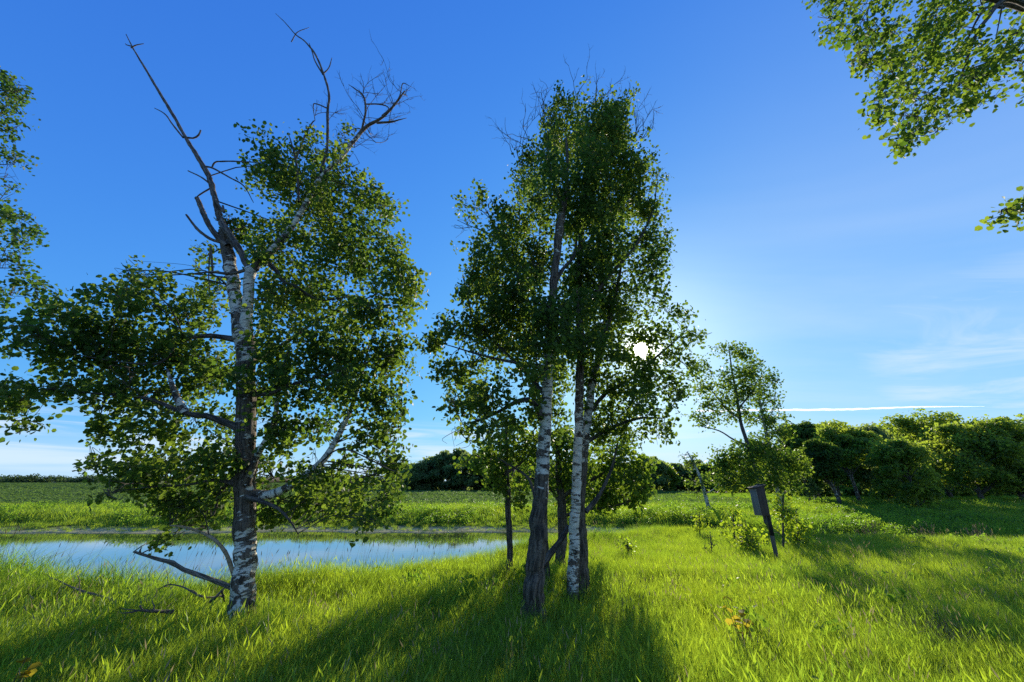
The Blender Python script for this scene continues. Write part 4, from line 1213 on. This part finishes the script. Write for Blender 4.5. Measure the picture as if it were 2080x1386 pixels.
# undergrowth along the foot of the treelines
lv = Geo()
n = 4600
X_ = rng.uniform(-42, 70, n)
q = np.stack([X_, np.where(X_ < 46, 124.0, 100) + rng.normal(0, 2.0, n) - np.maximum(0, X_ - 46) * .3, 0 * X_], 1)
q[:, 2] = ground(q[:, 0], q[:, 1]) + 2.4 * rng.random(n) ** 1.5
leaves_mesh(lv, q, .9 * rng.uniform(.6, 1.3, n), leaf_frames(q, .1, .4), QUAD_T, QUAD_F)
tag(link('undergrowth', lv.mesh(), M_far), None, None, None, 'stuff')
# the far-off wood on the left horizon: one mass
lv = Geo()
n = 150
for u in np.linspace(-180, 850, n):
    Yd = 430 + rng.normal(0, 10)
    p_ = at(u, 985, Yd)
    z_ = float(ground(p_[0], Yd)) - .5
    H = rng.uniform(6, 10) * (1.15 if rng.random() < .15 else 1)
    for k in range(6):
        c = np.array((p_[0] + rng.normal(0, 2.5), Yd + rng.normal(0, 3), z_ + H * rng.uniform(.35, .85)))
        m_ = 26
        d = unit(rng.normal(0, 1, (m_, 3)))
        q = c + d * (3.2, 3.2, 2.4) * (rng.random((m_, 1)) ** .3)
        leaves_mesh(lv, q, 1.5 * rng.uniform(.6, 1.3, m_), leaf_frames(q, .1, .8), QUAD_T, QUAD_F)
    for k in range(3):
        q = np.array((p_[0] + rng.normal(0, 3), Yd + rng.normal(0, 3), z_)) + rng.random((14, 3)) * (4, 4, 4)
        leaves_mesh(lv, q, 2.0 * rng.uniform(.6, 1.3, 14), leaf_frames(q, .1, .8), QUAD_T, QUAD_F)
tag(link('distant_wood', lv.mesh(), M_line), 'thin dark line of woods on the left horizon', 'wood', None, 'stuff')

# ------------------------------------------------------------------ nest box on its post
pb = on(1576, 1125, .18)
Yp = float(pb[1])
zb = float(ground(pb[0], Yp))
root = empty('nest_box', (pb[0], Yp, zb))
root.rotation_euler = (0, 0, rad(-8))
tag(root, 'wooden nest box on a dark square post with a black band, at the meadow edge', 'nest box')
top_z = 1.76 - zb


def part(name, boxes, mat, rz=0.0, off=(0, 0, 0), parent=None, label=None, bevel=.006):
    g_ = Geo()
    cz, sz = math.cos(rz), math.sin(rz)
    M_ = np.array(((cz, -sz, 0), (sz, cz, 0), (0, 0, 1)))
    for lo, hi in boxes:
        g_.box(lo, hi, M_, off)
    o = link(name, g_.mesh(), mat, parent or root)
    if bevel:
        b = o.modifiers.new('bevel', 'BEVEL')
        b.width = bevel
        b.segments = 2
    if label:
        o['label'] = label
    return o


pz0, pz1 = .58 - zb, 1.02 - zb
pw = .037
part('post', [((-pw, -pw, -.4), (pw, pw, pz0)), ((-pw, -pw, pz1), (pw, pw, 1.05))], M_post)
part('black_band', [((-pw - .006, -pw - .006, pz0), (pw + .006, pw + .006, pz1))], M_guard, label='black painted band round the post')
# box: back board fixed to the post, body swung to the left of it
rz = rad(16)
b_z0, b_z1 = 1.06, top_z
part('back_board', [((-.04, -.115, b_z0 - .10), (-.015, .115, b_z1 + .02))], M_brown, rz)
part('side_panel', [((-.25, -.115, b_z0), (-.041, -.094, b_z1 - .04))], M_brown, rz, label='dark weathered side panel')
part('side_panel', [((-.25, .094, b_z0), (-.041, .115, b_z1 - .04))], M_brown, rz)
part('front_panel', [((-.274, -.115, b_z0), (-.251, .115, b_z1 - .09))], M_grey, rz, label='pale grey front panel')
part('floor_board', [((-.25, -.093, b_z0), (-.041, .093, b_z0 + .02))], M_brown, rz)
rf = part('roof', [((-.31, -.14, -.012), (.02, .14, .012))], M_brown, rz, (0, 0, b_z1 - .02))
rf.data.transform(__import__('mathutils').Matrix.Shear('XY', 4, (0, 0)))
vv = np.zeros(len(rf.data.vertices) * 3)
rf.data.vertices.foreach_get('co', vv)
vv = vv.reshape(-1, 3)
loc = vv[:, 0] * math.cos(rz) + vv[:, 1] * math.sin(rz)
vv[:, 2] += (loc + .04) * .22
rf.data.vertices.foreach_set('co', vv.ravel())

# ------------------------------------------------------------------ small things in the grass
def ground_branch(label, pts, w0, mat, twigs=4, zs=None):
    P_ = []
    for k, (u, v) in enumerate(pts):
        P_.append(on(u, v, .34 if zs is None else zs[k]))
    P_ = np.array(P_)
    o3 = P_.mean(0)
    g_ = Geo()
    C = catmull(P_, 18)
    tube(g_, C, np.linspace(w0, w0 * .4, 18), 7, np.full(18, .6), 0, .10)
    for k in range(twigs):
        i = rng.integers(4, 16)
        d = unit(unit(C[i] - C[i - 1]) + rng.normal(0, .7, 3) + (0, 0, .3))
        L_ = rng.uniform(.12, .35)
        K = C[i] + d * np.linspace(0, L_, 5)[:, None] + np.cumsum(rng.normal(0, .01, (5, 3)), 0)
        tube(g_, K, np.linspace(w0 * .5, w0 * .12, 5), 5, np.full(5, .6), cap=False)
    tag(link('fallen_branch', g_.mesh(o3, True), mat, None, tuple(o3)), label, 'branch', 'fallen branches in the meadow grass')


ground_branch('long pale fallen branch in the grass at far left', [(232, 1220), (200, 1210), (165, 1200), (140, 1190), (115, 1178)], .017, M_dry, 5, (.25, .3, .36, .38, .42))
ground_branch('thin forked fallen branch between the far left one and the old aspen', [(455, 1210), (420, 1214), (395, 1205), (370, 1192), (340, 1188), (320, 1200)], .014, M_dry, 6, (.3, .33, .38, .42, .42, .3))
ground_branch('short dark knobby fallen branch in the grass left of the old aspen', [(352, 1243), (320, 1242), (292, 1240), (284, 1230)], .022, M_dead, 3, (.28, .32, .36, .42))
ground_branch('pale split stick leaning at the foot of the old aspen', [(428, 1222), (440, 1212), (450, 1203), (456, 1222)], .02, M_dry, 2, (.3, .4, .44, .3))


def brush(label, u, v, n, r, h, mat, z=.0):
    c = on(u, v, z)
    g_ = Geo()
    for _ in range(n):
        a, q = rng.uniform(0, 6.28), r * math.sqrt(rng.random())
        p0 = np.array((c[0] + q * math.cos(a), c[1] + q * math.sin(a), float(ground(c[0], c[1]))))
        d = unit(rng.normal(0, .6, 3) + (0, 0, .8))
        L_ = h * rng.uniform(.5, 1.2)
        K = [p0]
        for _k in range(5):
            d = unit(d + rng.normal(0, .25, 3))
            K.append(K[-1] + d * L_ / 5)
        tube(g_, np.array(K), np.linspace(.004, .0012, 6), 3, cap=False, age=np.full(6, .5))
    o3 = np.array((c[0], c[1], float(ground(c[0], c[1]))))
    tag(link('dry_brush', g_.mesh(o3), mat, None, tuple(o3)), label, 'brush', 'tufts of dry dead twigs in the meadow')


brush('grey tangle of dead twigs at the foot of the thin dark-stemmed tree', 1018, 1180, 90, .32, .5, M_dead)
brush('brown patch of dead twigs in the grass at lower right', 1905, 1318, 150, .30, .42, M_dry)
brush('dry twig tuft in the grass right of the middle clump', 1255, 1205, 90, .45, .36, M_dead)


def leafy_weed(label, u, v, z, leaves, mat, stems=3, spread=.16, size=.1):
    c = on(u, v, z)
    zg = float(ground(c[0], c[1]))
    root_ = empty('weed', (c[0], c[1], zg))
    tag(root_, label, 'weed')
    g_ = Geo()
    tips = []
    for k in range(stems):
        a = rng.uniform(0, 6.28)
        e = np.array((math.cos(a) * spread, math.sin(a) * spread, z - zg + rng.uniform(-.06, .1)))
        C = catmull(np.array([(0, 0, 0), e * (.4, .4, .6), e]), 8)
        tube(g_, C, np.linspace(.005, .002, 8), 5)
        tips.append(C)
    link('stem', g_.mesh(), M_twig, root_)
    me = []
    for k in range(3):
        q = Geo()
        q.add(LEAF_T * (.9 + .1 * k, 1, 1.5), LEAF_F, tint=np.full(len(LEAF_T), k / 2))
        mm = q.mesh()
        mm.materials.append(mat)
        me.append(mm)
    for k in range(leaves):
        C = tips[k % stems]
        p_ = C[rng.integers(3, 8)]
        o = bpy.data.objects.new('leaf', me[k % 3])
        COL.objects.link(o)
        o.parent = root_
        o.location = p_
        o.rotation_euler = (rng.uniform(-.9, .5), rng.uniform(-.6, .6), rng.uniform(0, 6.28))
        s_ = size * rng.uniform(.7, 1.2)
        o.scale = (s_, s_, s_)


leafy_weed('small plant with yellow leaves standing in the bright grass at right', 1494, 1232, .46, 22, M_yellow, 4, .13, .085)
leafy_weed('broad-leaved plant with yellowing leaves in the bottom left corner', 34, 1352, .36, 10, M_yellow, 3, .10, .085)
leafy_weed('small yellowed seedling in the grass right of the old aspen foot', 495, 1262, .30, 7, M_yellow, 2, .07, .05)

# seed stalks of tall grass along the bank, seen against the water
g = Geo()
for k in range(190):
    X = rng.uniform(-13, 1.0)
    if rng.random() < .35:
        X = rng.choice((-6.2, -3.2, -1.6, -8.5)) + rng.normal(0, .5)
    Ys = np.interp(X, NEAR_X, NEAR_Y) + rng.uniform(-1.3, .0)
    z_ = float(ground(X, Ys))
    h = rng.uniform(.75, 1.15)
    ld = np.array((rng.normal(.25, .2), rng.normal(0, .2), 0))
    tt = np.linspace(0, 1, 6)
    C = np.array((X, Ys, z_)) + np.array((0, 0, h)) * tt[:, None] + ld * (h * .5) * (tt ** 2)[:, None]
    tube(g, C, np.linspace(.0020, .0012, 6), 3, cap=False)
    d = unit(C[-1] - C[-2])
    H_ = C[-1] + d * np.linspace(0, .10, 5)[:, None]
    tube(g, H_, np.array((.0015, .0065, .007, .004, .0008)), 4, cap=False)
g.a['tint'] = [rng.random(g.n)]
tag(link('grass_seed_stalks', g.mesh(), M_straw), 'thin grass seed stalks along the near pond bank', 'grass', None, 'stuff')

# tan reed tufts on the right beside the stream
for (u, v, lab) in ((1880, 1084, 'largest tan reed tuft by the stream at right'), (1990, 1082, 'sparser pale reed tuft right of the largest one by the stream'), (1640 + 120, 1074, 'small reed tuft by the stream left of the largest one')):
    c = on(u, v, -.1)
    z_ = float(ground(c[0], c[1]))
    g_ = Geo()
    for k in range(46):
        p0 = np.array((rng.normal(0, .22), rng.normal(0, .10), -.05))
        h = rng.uniform(.45, .95)
        ld = np.array((rng.normal(.1, .25), rng.normal(0, .2), 0))
        tt = np.linspace(0, 1, 5)
        C = p0 + np.array((0, 0, h)) * tt[:, None] + ld * h * .6 * (tt ** 2)[:, None]
        tube(g_, C, np.linspace(.006, .003, 5), 3, cap=False)
        if k % 2 == 0:
            d = unit(C[-1] - C[-2])
            tube(g_, C[-1] + d * np.linspace(0, .16, 5)[:, None], np.array((.003, .02, .022, .014, .002)), 4, cap=False)
    g_.a['tint'] = [rng.random(g_.n)]
    tag(link('reed_tuft', g_.mesh(), M_straw, None, (c[0], c[1], z_)), lab, 'reeds', 'reed tufts along the stream')

# contrail low over the wood
g = Geo()
us = np.linspace(1415, 2000, 60)
Cc = np.array([at(u, np.interp(u, [1415, 1600, 1720, 1850, 2000], [835, 833, 832, 827, 826]), 4000.0) for u in us])
Cc += rng.normal(0, 1, Cc.shape) * (0, 0, 2.0)
wd = np.interp(us, [1415, 1500, 1720, 1900, 2000], [4.5, 5, 4.6, 3.2, .4]) * .5 * 4000 / FPX
tube(g, Cc, wd, 10, knob=.08)
m, t, out = new_mat('contrail_vapour')
pos = t.n('ShaderNodeNewGeometry').outputs['Position']
nz = t.ramp(t.noise(pos, .012, 4.0), .25, .6, .45, .95)
lw = t.n('ShaderNodeLayerWeight', {'Blend': .35}).outputs['Facing']
al = t.m('MULTIPLY', nz, t.m('POWER', t.m('SUBTRACT', 1.0, lw), 1.3))
tl = t.n('ShaderNodeBsdfTranslucent', {'Color': c4(.85, .86, .88)})
tp = t.n('ShaderNodeBsdfTransparent')
ms = t.n('ShaderNodeMixShader', {0: al, 1: tp.outputs[0], 2: tl.outputs[0]})
t.set(out, 0, ms.outputs[0])
o3 = Cc.mean(0)
tag(link('contrail', g.mesh(o3, True), m, None, tuple(o3)), 'thin white contrail low in the sky above the right-hand wood', 'contrail')
